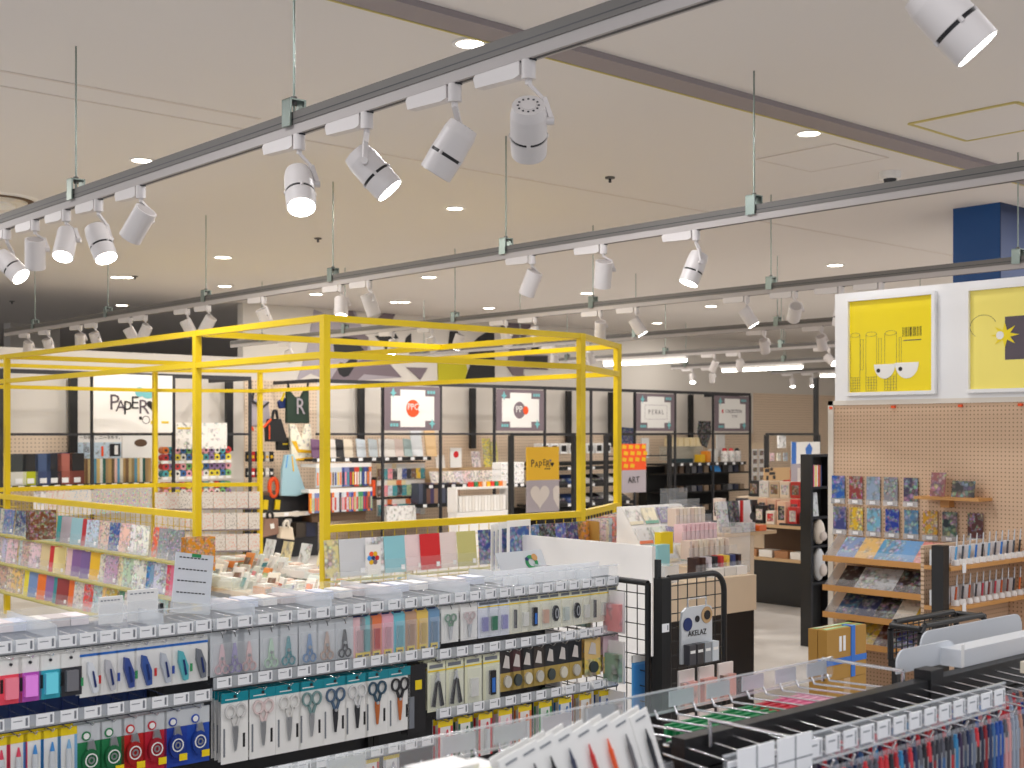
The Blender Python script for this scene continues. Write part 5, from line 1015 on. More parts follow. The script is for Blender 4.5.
# dark blue lattice lines on the left bay's back panel
mb = MB()
for i in range(18): mb.box(.0+i*.05, .003+i*.05, YBK-Y1+.016, YBK-Y1+.02, .2, 1.14, 'navy')
for i in range(19): mb.box(0, XB-XA-.01, YBK-Y1+.016, YBK-Y1+.02, .2+i*.05, .203+i*.05, 'navy')
mb.build('wire_grid', bL)
def card(w, h, m='paper', r=.0): return B(-w/2, w/2, 0, .0025, -h, 0, m)
def finish(h_, w, h, blister=True):
    if blister: B(-w*.44, w*.44, -.010, -.008, -h*.96, -h*.24, 'blister').build('clear_blister', h_)
def mk_eraser(w, h):
    def f():
        t = hold('eraser_pack'); card(w, h).build('card', t); B(-w/2, w/2, -.001, 0, -h, -h*.36, 'tint').build('colour_panel', t)
        B(-w*.27, w*.27, -.014, -.001, -h*.88, -h*.42, 'tint').build('device', t); B(-w*.45, -w*.33, -.002, 0, -h*.75, -h*.45, 'ink').build('print_strip', t)
        MB().cyl((0, -.004, -h*.14), (0, .004, -h*.14), .004, 'charcoal', 8).build('hang_hole', t); return t
    return f
def mk_cutter(w, h):
    def f():
        t = hold('cutter_pack'); card(w, h).build('card', t); B(-w/2, w/2, -.0015, 0, -h*.15, -h*.1, 'blue_tape').build('blue_band', t); B(-w/2, w/2, -.0012, 0, -h*.1, -h*.0, 'blister').build('header', t)
        mb = MB(); mb.prism([(-w*.18, -.002, -h*.25), (w*.02, -.002, -h*.28), (w*.3, -.002, -h*.6), (w*.3, -.002, -h*.9), (w*.08, -.002, -h*.92), (-w*.2, -.002, -h*.5)], (0, -.012, 0), 'tint'); mb.build('tool', t)
        mb = MB(); mb.prism([(-w*.02, -.015, -h*.45), (w*.06, -.015, -h*.45), (w*.2, -.015, -h*.78), (w*.1, -.015, -h*.8)], (0, -.002, 0), 'navy'); mb.build('grip', t)
        B(-w*.46, -w*.34, -.002, 0, -h*.75, -h*.58, 'tint').build('print_strip', t); return t
    return f
def mk_tapepack(w, h):
    def f():
        t = hold('correction_tape'); B(-w/2, w/2, 0, .002, -h, 0, 'tint').build('card', t); B(-w/2, w/2, -.001, 0, -h*.3, 0, 'grey_plastic').build('upper_panel', t)
        mb = MB(); disc((-w*.15, -.002, -h*.2), w*.18, 'tint', mb, n=16); disc((-w*.15, -.0045, -h*.2), w*.12, 'paper', mb, n=16, d=.001); mb.build('logo_ring', t)
        P = [(w*.3*math.cos(a)*1.1-.002, -.003, -h*.62+w*.42*math.sin(a)*1.15) for a in [2*PI*k/18 for k in range(18)]]
        MB().prism(P, (0, -.013, 0), 'tint').build('dispenser', t)
        mb = MB(); mb.ring((-.002, -h*.6), w*.25, w*.27, .003, 'paper', -.0165); mb.ring((-.002, -h*.6), w*.13, w*.14, .004, 'silver', -.0165); mb.build('reels', t); MB().prism([(-w*.1, -.004, -h*.3), (w*.1, -.004, -h*.27), (w*.2, -.004, -h*.45), (-w*.15, -.004, -h*.45)], (0, -.008, 0), 'silver').build('tip', t)
        B(w*.02, w*.36, -.0195, -.0185, -h*.88, -h*.76, 'yellow_sticker').build('yellow_sticker', t); finish(t, w, h, False); return t
    return f
def mk_gluepack(w, h):
    def f():
        t = hold('glue_pack'); card(w, h).build('card', t); B(-w/2, w/2, -.001, 0, -h*.14, 0, 'yellow_sticker').build('yellow_header', t); B(-w/2, -w*.36, -.001, 0, -h, -h*.14, 'tint').box(w*.36, w/2, -.001, 0, -h, -h*.14, 'tint').build('side_stripes', t)
        MB().cyl((0, -.011, -h*.92), (0, -.011, -h*.35), w*.16, 'grey_plastic', 12, w*.14).cyl((0, -.011, -h*.35), (0, -.011, -h*.2), w*.12, 'tint', 10, w*.04).build('tube', t); return t
    return f
def scis(mb, w, h, zt, hm, bm, fold=.0):
    """closed scissors, handles up: two oval rings, pivot, long blades"""
    rx, rz = w*.2, h*.125; cz = zt-rz
    for s in (-1, 1):
        mb.ring((s*rx*.98, cz), rx, rz, rx*.3, hm, -.002, .006)
        mb.prism([(s*rx*.5, -.002, cz-rz*.9), (s*rx*1.0, -.002, cz-rz*.75), (s*.002+.006*s, -.002, cz-rz*2.0), (-.001*s, -.002, cz-rz*2.1)][::s], (0, -.006, 0), hm)
    zb = cz-rz*1.9
    mb.prism([(-.009, -.003, zb), (.009, -.003, zb), (.008, -.003, zb-h*.2), (.003, -.003, zb-h*.43), (-.003, -.003, zb-h*.43), (-.009, -.003, zb-h*.1)][::-1], (0, -.003, 0), bm)
    mb.cyl((0, -.003, zb-.006), (0, -.009, zb-.006), .005, 'silver', 10)
    return mb
def mk_bigscis(w, h, hm, bm):
    def f():
        t = hold('scissors_pack'); card(w, h).build('card', t); B(-w/2, w/2, -.0015, .0035, -h*.14, 0, 'teal').build('teal_header', t)
        m2 = MB(); m2.cyl((0, -.003, -h*.06), (0, .004, -h*.06), .005, 'charcoal', 8).build('hang_hole', t)
        mb = MB(); scis(mb, w*1.0, h*.84, -h*.16, 'tint', bm); mb.build('scissors', t)
        B(-w*.36, w*.1, -.0025, -.0015, -h*.102, -h*.088, 'paper').build('header_print', t)
        B(w*.3, w*.38, -.001, 0, -h*.8, -h*.6, 'ink').build('print_column', t); B(-w*.42, -w*.36, -.001, 0, -h*.9, -h*.5, 'tag_ink').build('fine_print', t); return t
    return f
def mk_smallscis(w, h, up):
    def f():
        t = hold('small_scissors_pack'); B(-w/2, w/2, 0, .0025, -h, 0, 'grey_plastic' if up == 0 else 'paper').build('card', t)
        mb = MB()
        if up: scis(mb, w*.85, h*.85, -h*.25, 'tint', 'silver')
        else:
            # handles at the bottom
            s2 = MB(); scis(s2, w*.85, h*.85, 0, 'tint', 'tint'); b = len(mb.v)
            mb.v = [(x, y, -h*.95-(z)) for x, y, z in s2.v]; mb.f = [f_[::-1] for f_ in s2.f]; mb.mi = s2.mi; mb.slots = s2.slots; mb.sm = s2.sm
        mb.build('scissors', t); MB().tube([(0, -.002, -h*.02), (0, -.008, -h*.1), (0, -.01, -h*.13)], .0012, 'charcoal', 4).build('hook_tip', t); finish(t, w, h); return t
    return f
def mk_colpack(w, h):
    def f():
        t = hold('cutting_tool_pack'); MB().prism([(-w/2, 0, -h), (w/2, 0, -h), (w/2, 0, -h*.12), (w*.2, 0, 0), (-w/2, 0, 0)], (0, .003, 0), 'tint').build('card', t)
        B(-w*.2, w*.22, -.008, 0, -h*.8, -h*.35, 'tint').build('tool', t); B(-w*.3, w*.3, -.003, 0, -h*.98, -h*.84, 'yellow_sticker').box(-w*.2, w*.2, -.0035, -.003, -h*.93, -h*.89, 'ink').build('yellow_label', t)
        B(-w*.5, w*.1, -.001, 0, -h*.06, -h*.01, 'navy').build('header_print', t); finish(t, w, h); return t
    return f
def mk_nip(w, h, kind):
    def f():
        t = hold('grooming_pack'); B(-w/2, w/2, 0, .0025, -h, 0, 'tint').build('card', t); B(-w/2, w/2, -.001, 0, -h*.2, -h*.17, 'yellow_sticker').build('yellow_line', t); B(-w*.4, w*.35, -.0008, 0, -h*.13, -h*.06, 'tag_ink').build('header_print', t)
        mb = MB()
        if kind == 0:    # pliers, spread jaws down
            for s in (-1, 1):
                mb.prism([(s*.001, -.003, -h*.38), (s*w*.12, -.003, -h*.4), (s*w*.34, -.003, -h*.88), (s*w*.16, -.003, -h*.9)][::s], (0, -.007, 0), 'charcoal'); mb.prism([(s*w*.02, -.003, -h*.2), (s*w*.1, -.003, -h*.25), (-s*w*.08, -.003, -h*.42), (-s*w*.14, -.003, -h*.4)][::s], (0, -.006, 0), 'silver')
        elif kind == 1: mb.box(-w*.22, w*.22, -.01, 0, -h*.82, -h*.45, 'tint')
        elif kind == 2: mb.box(-w*.16, w*.16, -.012, 0, -h*.85, -h*.35, 'ink').box(-w*.1, w*.1, -.013, -.012, -h*.8, -h*.5, 'blue_tape')
        elif kind == 3: P = [(w*.26*math.cos(a), -.002, -h*.58+h*.22*math.sin(a)) for a in [2*PI*k/14 for k in range(14)]]; mb.prism(P, (0, -.01, 0), 'charcoal'); mb.ring((0, -h*.58), w*.16, h*.14, .003, 'silver', -.0125)
        else: mb.box(-w*.08, w*.08, -.008, 0, -h*.85, -h*.35, 'ink')
        mb.build('tool', t); finish(t, w, h); return t
    return f
def mk_dark(w, h, k):
    def f():
        t = hold('tool_pack'); B(-w/2, w/2, 0, .0025, -h, 0, 'tint').build('card', t); B(-w/2, w/2, -.0015, 0, -h, -h*.55, 'gold_card' if k < 2 else 'art').build('gold_panel', t)
        P = [(w*.26*math.cos(a), -.002, -h*.76+h*.15*math.sin(a)) for a in [2*PI*q/14 for q in range(14)]]; MB().prism(P, (0, -.009, 0), 'tint').build('tool', t)
        MB().prism([(-w*.3, -.0015, -h*.4), (-w*.1, -.0015, -h*.1), (w*.15, -.0015, -h*.15), (w*.2, -.0015, -h*.45)], (0, -.001, 0), 'beige_art').build('hand_picture', t); return t
    return f
# (px left, px right, maker key, colours) ---------------------------------
def hang(specs, Y, z, row, group, deep=2, gap=.022, par=None):
    hb = MB()
    for i, (a, b, mk, key, label, colors) in enumerate(specs):
        xa, xb = onY(a, Y), onY(b, Y); x = (xa+xb)/2
        for d in range(deep+1):
            lab = '%s, %s from left %s' % (label, nth(i), row) if d == 0 else '%s, behind the %s %s' % (label, nth(i), row)
            item(key, mk, lab, 'pack', (x+random.uniform(-.002, .002)+.003*d, Y+gap*d, z-.0+.001*d), random.uniform(-.05, .05)*(d > 0), group, colors=colors)
        if par: hookpt(hb, x-par.location.x, Y-.014-par.location.y, YBK-par.location.y, z-.008-par.location.z)
    if par and hb.v: hb.build('hooks', par)
G = 'packs hanging on the front gondola'
# left bay row 1
cl = [((240, 80, 100), 'red'), ((190, 90, 190), 'violet'), ((60, 170, 190), 'teal'), ((60, 60, 66), 'black')]
S = []
for i, (c, n) in enumerate(cl): a = 0+20.3*i; S.append((a, a+19.5, mk_eraser(.058, .115), 'er', '%s and white eraser pack' % n, {'colour_panel': c, 'device': tuple(min(255, v+60) for v in c)}))
for i, c in enumerate([(226, 230, 236), (190, 190, 196), (60, 80, 150), (60, 90, 160), (190, 196, 206), (90, 180, 190), (120, 124, 132)]):
    a = 81+18.2*i; S.append((a, a+17.5, mk_cutter(.056, .125), 'cu', '%s tool pack with blue band' % cname(c), {'tool': c, 'print_strip': [(70, 170, 110), (220, 60, 60), (60, 90, 180)][i % 3]}))
hang(S, Y1+.012, 1.135, 'on the left top hooks', G, 2, .03, bL)
# left bay row 2
S = []
for i, (n, c) in enumerate([('red', (220, 60, 90)), ('red', (220, 60, 90)), ('blue', (60, 140, 210)), ('blue', (60, 140, 210)), ('pale blue', (130, 180, 220))]):
    S.append((-8+17*i, 7+17*i, mk_gluepack(.052, .15), 'gl', '%s glue tube pack, yellow header' % n, {'side_stripes': c, 'tube': c}))
for i, (n, c) in enumerate([('green', (40, 130, 80)), ('green', (40, 130, 80)), ('red', (206, 40, 40)), ('red', (200, 40, 60)), ('blue', (40, 70, 170)), ('blue', (40, 80, 180))]):
    S.append((80+21.5*i, 100+21.5*i, mk_tapepack(.068, .155), 'tp', '%s correction tape pack' % n, {'card': c, 'logo_ring': c, 'dispenser': tuple(int(v*.8) for v in c)}))
hang(S, Y1+.012, .94, 'on the left lower hooks', G, 2, .035, bL)
S = [(px-9, px+9, mk_eraser(.058, .115), 'er', '%s eraser pack' % cname(c), {'colour_panel': c, 'device': c}) for px, c in ((14, (240, 80, 100)), (60, (60, 170, 190)), (110, (190, 190, 200)), (160, (120, 160, 200)))]
# middle bay row 1
S = []
for a, b, n, c in [(215, 228, 'pale pink', (226, 190, 196)), (227, 240, 'lilac', (150, 140, 190)), (239, 258, 'pink', (226, 190, 190)), (261, 280, 'pale green', (190, 220, 196)), (281, 293, 'teal', (70, 150, 160)), (299, 318, 'pale blue', (110, 150, 196)), (318, 334, 'beige', (196, 170, 156)), (335, 352, 'black', (40, 42, 48))]:
    S.append((a, b, mk_smallscis(.068, .125, 0), 'ss', '%s small scissors in grey pack' % n, {'scissors': c}))
hang(S, Y1+.012, 1.14, 'on the middle top hooks', G, 3, .02, bM)
S = []
for a, b, n, c in [(354, 364, 'pink', (236, 196, 200)), (359, 373, 'aqua', (130, 200, 206)), (371, 382, 'orange', (240, 130, 80)), (382, 393, 'pink', (240, 180, 196)), (393, 405, 'sky blue', (120, 200, 216)), (405, 416, 'tan', (200, 160, 130)), (416, 428, 'yellow', (236, 200, 100)), (428, 440, 'steel blue', (120, 160, 196))]:
    S.append((a, b, mk_colpack(.046, .14), 'cp', '%s cutting tool card with yellow label' % n, {'card': c, 'tool': tuple(max(0, int(v*.9)) for v in c) if n != 'orange' else (206, 50, 40)}))
hang(S, Y1+.012, 1.145, 'beside the small scissors', G, 3, .02, bM)
# middle bay row 2: big scissors
S = []
bs = [(203, 213, 'white', (214, 214, 212), 'silver'), (222, 248, 'white', (214, 212, 210), 'silver'), (249, 275, 'pale pink', (226, 206, 204), 'silver'), (277, 299, 'white', (222, 220, 216), 'silver'), (300, 323, 'sage green', (120, 150, 150), 'silver'), (324, 345, 'slate blue', (80, 104, 130), 'charcoal'), (347, 366, 'white', (216, 216, 216), 'charcoal'), (367, 387, 'dark blue', (50, 80, 100), 'copper'), (389, 410, 'black', (40, 40, 44), 'copper')]
for a, b, n, c, bm in bs[1:]: S.append((a, b, mk_bigscis(.086, .2, 'tint', bm), 'bs'+bm, '%s handled large scissors, teal header' % n, {'scissors': c}))
hang(S, Y1+.012, .965, 'of the lower row', G, 3, .025, bM)
for d in range(3): item('bp', lambda: (lambda h: (B(-.036, .036, 0, .003, -.22, 0, 'ink').build('card', h), B(-.006, .02, -.001, 0, -.08, -.05, 'yellow_sticker').build('yellow_mark', h), B(-.03, -.01, -.001, 0, -.2, -.1, 'tag_ink').build('fine_print', h), h)[-1])(hold('black_tool_pack')),
    'tall black tool pack right of the large scissors' if d == 0 else 'tall black tool pack hidden behind its front twin', 'pack', (onY(419, Y1), Y1+.012+.03*d, .965), 0, G)
# third row tops of middle and left bays (mostly cropped)
S = [(222+20*i, 240+20*i, mk_gluepack(.06, .12), 'gl2', '%s boxed blade pack on the bottom hooks' % n, {'side_stripes': c, 'tube': c}) for i, (n, c) in enumerate([('grey', (180, 180, 186)), ('blue', (90, 120, 180)), ('grey', (180, 180, 186)), ('green', (120, 170, 120)), ('pink', (230, 160, 170)), ('blue', (90, 120, 180)), ('grey', (180, 180, 186)), ('red', (200, 60, 60)), ('grey', (180, 180, 186))])]
hang(S, Y1+.012, .70, 'of the middle bay', G, 0, .02, None)
# right bay
S = []
for i, (a, b, n, c) in enumerate([(441, 459, 'green', (110, 160, 130)), (460, 478, 'pale pink', (226, 206, 206))]): S.append((a, b, mk_smallscis(.07, .125, 1), 'sw', '%s scissors on white card' % n, {'scissors': c}))
for i, (a, n, c, k) in enumerate([(479, 'lilac', (150, 150, 200), 1), (489, 'dark green', (60, 130, 100), 1), (499, 'lilac', (160, 160, 210), 1), (510, 'black', (40, 40, 44), 4), (520, 'white', (236, 236, 230), 1), (529, 'blue', (50, 80, 140), 2), (540, 'peach', (220, 180, 160), 1), (550, 'dark', (60, 50, 50), 3), (561, 'pale', (200, 210, 206), 1), (571, 'dark', (50, 50, 60), 3), (581, 'white', (226, 226, 220), 1), (590, 'black', (30, 30, 34), 4), (599, 'white', (230, 230, 226), 1), (608, 'grey', (80, 80, 88), 2)]):
    S.append((a, a+9.2, mk_nip(.052, .125, k), 'nip%d' % k, '%s clipper on cream card' % n, {'card': (232, 230, 208) if i > 2 else (226, 230, 240), 'tool': c}))
hang(S, Y1+.012, 1.145, 'on the right top hooks', G, 2, .03, bR)
S = []
for i, (a, b, n, c, k) in enumerate([(429, 445, 'black spread pliers', (40, 40, 44), 0), (446, 463, 'black spread pliers', (40, 40, 44), 0), (465, 482, 'white clipper', (232, 232, 228), 1), (483, 499, 'blue and black file', (40, 60, 120), 2)]):
    S.append((a, b, mk_nip(.072, .16, k), 'nb%d' % k, '%s on cream card' % n, {'card': (234, 234, 206), 'tool': c}))
hang(S, Y1+.012, .965, 'on the right second row', G, 2, .03, bR)
S = []
for i, (a, n, c, k) in enumerate([(501, 'black', (44, 36, 36), 0), (511, 'maroon', (90, 50, 50), 0), (522, 'black', (40, 38, 40), 1), (533, 'dark', (60, 50, 44), 0), (545, 'black', (34, 34, 38), 1), (557, 'black', (34, 34, 38), 0), (570, 'black', (30, 30, 34), 1), (585, 'pastel', (236, 200, 130), 2), (603, 'pastel', (226, 196, 206), 2)]):
    S.append((a, a+(11 if k < 2 else 15), mk_dark(.062 if k < 2 else .08, .135, k), 'dk_%d' % k, '%s tool pack with %s panel' % (n, 'gold' if k < 2 else 'bright printed'), {'card': c, 'tool': [(200, 196, 186), (60, 70, 70), (220, 214, 196)][i % 3], 'gold_panel': (236, 206, 90)}))
hang(S, Y1+.012, .965, 'at the right end second row', G, 2, .03, bR)
S = []
for i in range(9):
    c = [(214, 60, 70), (40, 90, 60), (206, 50, 60), (240, 180, 190), (226, 120, 60), (70, 150, 90), (40, 110, 170), (190, 150, 110), (60, 90, 150)][i]; a = 437+20*i
    S.append((a, a+16, mk_gluepack(.06, .14), 'g3', '%s striped tool pack' % cname(c), {'side_stripes': c, 'tube': c}))
hang(S, Y1+.012, .77, 'on the right third row', G, 1, .03, bR)
# things on the gondola top
def ptop(px, py, Y): return pY(px, py, Y)
for i, (a, b, h) in enumerate([(99, 125, .078), (128, 160, .09)]):
    Y = 3.36; x = (onY(a, Y)+onY(b, Y))/2; w = onY(b, Y)-onY(a, Y)
    t = thing('leaflet_holder', '%s clear leaflet holder with white slips on the left bay top' % ('smaller' if i == 0 else 'taller'), 'holder', (x, Y, 1.1715))
    B(-w/2, w/2, 0, .003, 0, .06, 'clear').box(-w/2, w/2, .03, .033, 0, .06, 'clear').build('holder', t); B(-w/2+.003, w/2-.003, .006, .012, .004, h, 'white').build('slips', t)
    mb = MB(); [mb.box(-w*.4+w*.13*k, -w*.4+w*.13*k+w*.08, .005, .006, h-.012, h-.009, 'tag_ink') for k in range(6)]; mb.build('printed_line', t)
t = thing('guide_sheet', 'tilted pale guide sheet with rows of dark dashes on the gondola top', 'sheet', pY(190, 622, 3.42)); t.location.z = 1.1715; t.rotation_euler = (-.12, .16, .0)
B(-.062, .062, 0, .002, .03, .175, 'frost').build('sheet', t); B(-.06, .06, -.01, .01, 0, .03, 'clear_edge').build('stand', t)
for r in range(4):
    mb = MB(); [mb.box(-.05+.012*k, -.05+.012*k+.008, -.001, 0, .16-.034*r, .1635-.034*r, 'ink') for k in range(8)]; mb.build('dash_row', t)
B(-.01, .02, -.001, 0, .165, .175, 'green').build('green_tab', t)
t = thing('sample_sheet', 'grey backed sample sheet with green and orange picture on the right bay top', 'sheet', pY(522, 588, 3.5)); t.location.z = 1.171; t.rotation_euler = (-.5, 0, 0)
B(-.09, .14, 0, .003, 0, .10, 'grey_plastic').build('sheet', t); mb = MB(); mb.ring((.07, .05), .03, .03, .014, 'green', -.001); mb.build('green_arc', t); mb = MB(); disc((.09, -.002, .07), .014, 'wood_orange', mb, n=12); disc((.05, -.002, .065), .008, 'navy', mb, n=8); mb.build('orange_dot', t)
for i in range(6):
    x = onY(503+7*i, 3.4); tag(MB().cyl((0, 0, .008), (.09, .05, .008), .006, ('blue_tape', 'ink', 'red', 'green', 'ink', 'orange')[i], 8).build('pen', None, (x, 3.4, 1.171+.0), (0, 0, .4)), 'pen lying on the right bay top, %s from left' % NTH[i], 'pen', None)
t = thing('tag_tray', 'stepped clear tray of white price cards along the right bay top', 'tray', (onY(503, 3.3), 3.3, 1.171)); W = onY(608, 3.3)-t.location.x
B(0, W, 0, .004, 0, .03, 'clear').box(0, W, .05, .054, .0, .05, 'clear').build('tray', t)
for r in range(2):
    for k in range(14): B(W*(k+.5)/14-.018, W*(k+.5)/14+.018, -.004+.05*r, -.001+.05*r, .004+.016*r, .034+.016*r, 'tag_paper').build('price_card', t)
# tidy stock in the top trays
for i in range(26):
    px = 4+i*19; x = onY(px, 3.42)
    if 90 < px < 215 or x > XD-.06: continue
    item('stk2', mk_one('stock_box', .05, .09, .025, 'tint'), '%s stock slip in the gondola top tray, %s from left' % (cname([(236, 226, 230), (214, 220, 236), (240, 236, 232), (206, 196, 196)][i % 4]), nth(i)), 'box', (x, 3.42, 1.1715), 0, 'stock slips in the top tray', color=[(236, 226, 230), (214, 220, 236), (240, 236, 232), (206, 196, 196)][i % 4])
# end wire panels and post
def wire(label, x0, y0, x1, y1, z0, z1, st, rnd, m='black'):
    t = thing('wire_panel', label, 'wire panel', (x0, y0, 0)); L = Vector((x1-x0, y1-y0, 0)); n = max(2, round(L.length/st)); mb = MB()
    for i in range(1, n):
        p = L*i/n; mb.tube([p+Vector((0, 0, z0)), p+Vector((0, 0, z1))], .0022, m, 5)
    z = z0
    while z < z1: mb.tube([Vector((0, 0, z)), L+Vector((0, 0, z))], .0022, m, 5); z += st
    mb.build('grid', t); u = L.normalized(); r = .07 if rnd else .012
    pts = [Vector((0, 0, z0)), Vector((0, 0, z1))]+[L-u*r+u*r*math.sin(a)+Vector((0, 0, z1-r+r*math.cos(a))) for a in [PI/2*k/6 for k in range(7)]]+[L+Vector((0, 0, z0))]
    MB().tube(pts, .011, m, 8).build('tube_frame', t); return t
XE = XD+.012; YPo = onX(662, XE) if 0 else 3.04
t = thing('post', 'square black steel post at the right end of the front gondola', 'post', (onY(662, 3.04), 3.04, 0)); PX = t.location.x
B(-.023, .023, -.02, .02, 0, 1.185, 'black_matt').build('column', t); B(.0, .018, .02, .05, 1.185, 1.24, 'black').build('stub', t) if 0 else B(-.02, -.004, .0, .018, 1.185, 1.25, 'black').build('stub', t)
wire('black wire grid from the gondola end forward to the post', PX-.03, 3.08, XD+.03, 3.72, .3, 1.165, .055, False)
wire('black wire panel with rounded corner right of the post', PX+.045, 3.05, onY(724, 3.05), 3.05, .3, 1.18, .05, True)
# goods on the end panels
for r in range(4):
    for i in range(3):
        y = 3.2+.17*i; x = PX-.03+(XD+.03-PX+.03)*(y-3.08)/.64-.03
        item('endp', mk_hang(.09, .15), 'white floral charm pack on the end wire grid, %s column, %s row' % (NTH[i], NTH[r]), 'pack', (x-.02, y, 1.13-.18*r), -PI/2, 'charm packs on the end grid', colors={'header_card': (236, 232, 232), 'contents': [(226, 150, 150), (150, 180, 160), (240, 230, 220)][(i+r) % 3]})
t = thing('calendar_pack', 'bright blue pocket sheet with white header hanging by the post', 'pack', (onY(641, 3.12), 3.12, .905+.0)); B(-.045, .045, 0, .004, -.24, 0, 'tint').build('sheet', t); col(t.children[0], (90, 170, 235)); B(-.045, .045, -.002, .005, -.025, 0, 'paper').build('header', t); mb = MB(); mb.box(-.036, .036, -.001, 0, -.225, -.035, 'skyblue'); mb.build('grid_print', t)
t = thing('price_label', 'small white price label clipped on the black post', 'label', (PX-.005, 3.0175, .995)); B(-.018, .018, 0, .002, 0, .03, 'tag_paper').build('card', t); B(.008, .012, -.001, 0, .006, .024, 'tag_ink').build('barcode', t)
t = thing('craft_kit', 'grey round topped kit package hanging on the right wire panel', 'pack', (onY(697, 3.0), 3.0, 1.075)); w = .085
P = [(-w, 0, -.2), (w, 0, -.2), (w, 0, -.02)]+[(w-.02+.02*math.cos(a), 0, -.02+.02*math.sin(a)) for a in (PI/4, PI/2)]+[(-w+.03, 0, 0), (-w+.008, 0, -.015), (-w, 0, -.05)]
MB().prism(P, (0, .01, 0), 'grey_plastic').build('card', t)
mb = MB(); disc((-w*.62, -.001, -.06), .024, 'navy', mb, n=18); mb.build('round_picture', t); mb = MB(); disc((w*.62, -.0012, -.035), .03, 'kraft', mb, n=18); disc((w*.62, -.0035, -.035), .017, 'ink', mb, n=14); mb.build('round_picture', t)
mb = MB(); disc((0, -.001, -.045), .012, 'ink', mb, n=12); mb.build('crest', t); text('lettering', 'AKELAZ', .028, t, (0, -.002, -.095), UP, 'ink', .0004)
for i, c in enumerate([(70, 70, 76), (60, 60, 64), (150, 156, 162), (206, 214, 220)]): col(B(-w+.01+.042*i, -w+.046+.042*i, -.03, -.002, -.2, -.13, 'tint').box(-w+.014+.042*i, -w+.04+.042*i, -.031, -.03, -.16, -.15, 'paper').build('small_packet', t), c)
MB().tube([(-.05, .0, 0), (-.05, .0, .03), (.05, .0, .03), (.05, .0, 0)], .003, 'clear_edge', 5).build('hanger', t)
for r in range(2):
    for i in range(3): item('endq', mk_hang(.085, .14), 'pink and white pack low on the right wire panel, %s, %s row' % (NTH[i], NTH[r]), 'pack', (PX+.1+.11*i, 3.01, .85-.16*r), 0, 'packs low on the right wire panel', colors={'header_card': (236, 226, 222), 'contents': (226, 160, 150)})
# ================================================================ NEAR GONDOLA (right foreground)
YR, YSp, YRb = 1.64, 1.44, 1.25
ra0, ra1 = .95, onY(833, YR); sp0, sp1 = onY(678, YSp), 3.4
t = thing('near_gondola', 'nearest black two-sided gondola with clear price rails', 'display shelving', (ra0, YSp, 0))
x = sp0-ra0
B(x, sp1-ra0, -.015, .015, 1.125, 1.18, 'black').build('top_beam', t); B(x-.2, sp1-ra0, -.012, .012, .2, 1.12, 'black_matt').build('back_panel', t); B(x-.2, sp1-ra0, -.26, .26, 0, .15, 'charcoal').build('base', t)
B(onY(930, YSp)-ra0-.03, onY(930, YSp)-ra0+.02, -.02, .02, .2, 1.2, 'black').build('upright', t)
B(0, ra1-ra0, .2, .203, 1.165, 1.205, 'clear').box(0, ra1-ra0, .203, .206, 1.16, 1.165, 'clear_edge').box(0, ra1-ra0, .199, .204, 1.203, 1.206, 'clear_edge').build('far_price_rail', t)
n = 13
for i in range(n):
    if i in (2, 7): continue
    xx = (ra1-ra0)*(i+.5)/n; B(xx-.036, xx+.036, .203, .2045, 1.17, 1.2, 'frost').build('price_card', t)
mb = MB()
for i in range(26):
    xx = (ra1-ra0)*(i+.5)/26; mb.tube([(xx, .012, 1.165), (xx, .19, 1.158), (xx, .198, 1.172)], .0025, 'chrome', 5)
mb.build('far_hooks', t)
MB().tube([(ra1-ra0-.01, .02, 1.15), (ra1-ra0-.01, .02, 1.2), (ra1-ra0-.01, .22, 1.2), (ra1-ra0-.01, .22, 1.15)], .004, 'chrome', 6).build('end_bracket', t)
rb0, rb1 = onY(722, YRb), onY(1003, YRb)
B(rb0-ra0, rb1-ra0, -.195, -.192, 1.155, 1.205, 'clear').box(rb0-ra0, rb1-ra0, -.196, -.191, 1.203, 1.206, 'clear_edge').box(rb0-ra0, rb1-ra0, -.196, -.191, 1.154, 1.157, 'clear_edge').build('near_price_rail', t)
for i in range(17):
    xx = rb0-ra0+(rb1-rb0)*(i+.5)/17; B(xx-.019, xx+.019, -.198, -.195, 1.165, 1.195, 'tag_paper').box(xx+.012, xx+.014, -.199, -.198, 1.168, 1.192, 'tag_ink').box(xx-.015, xx+.004, -.199, -.198, 1.184, 1.186, 'tag_ink').build('price_tag', t)
for i in range(2):
    xx = rb0-ra0+.06+i*.1
    B(xx-.045, xx+.045, -.21, -.207, 1.14, 1.215, 'tag_paper').box(xx-.001, xx+.001, -.211, -.21, 1.14, 1.215, 'tag_ink').box(xx-.045, xx+.045, -.211, -.21, 1.176, 1.178, 'tag_ink').build('large_price_card', t)
mb = MB()
for i in range(22):
    xx = rb0-ra0+.0+.062*i; 
    if xx > sp1-ra0-.05: break
    mb.tube([(xx, -.012, 1.165), (xx, -.215, 1.15), (xx, -.222, 1.162)], .0022, 'chrome', 5)
mb.build('near_hooks', t)
MB().tube([(x+.06, -.02, 1.16), (x+.06, -.02, 1.205), (x+.06, -.20, 1.205), (x+.06, -.20, 1.1)], .004, 'chrome', 6).build('wire_bracket', t)
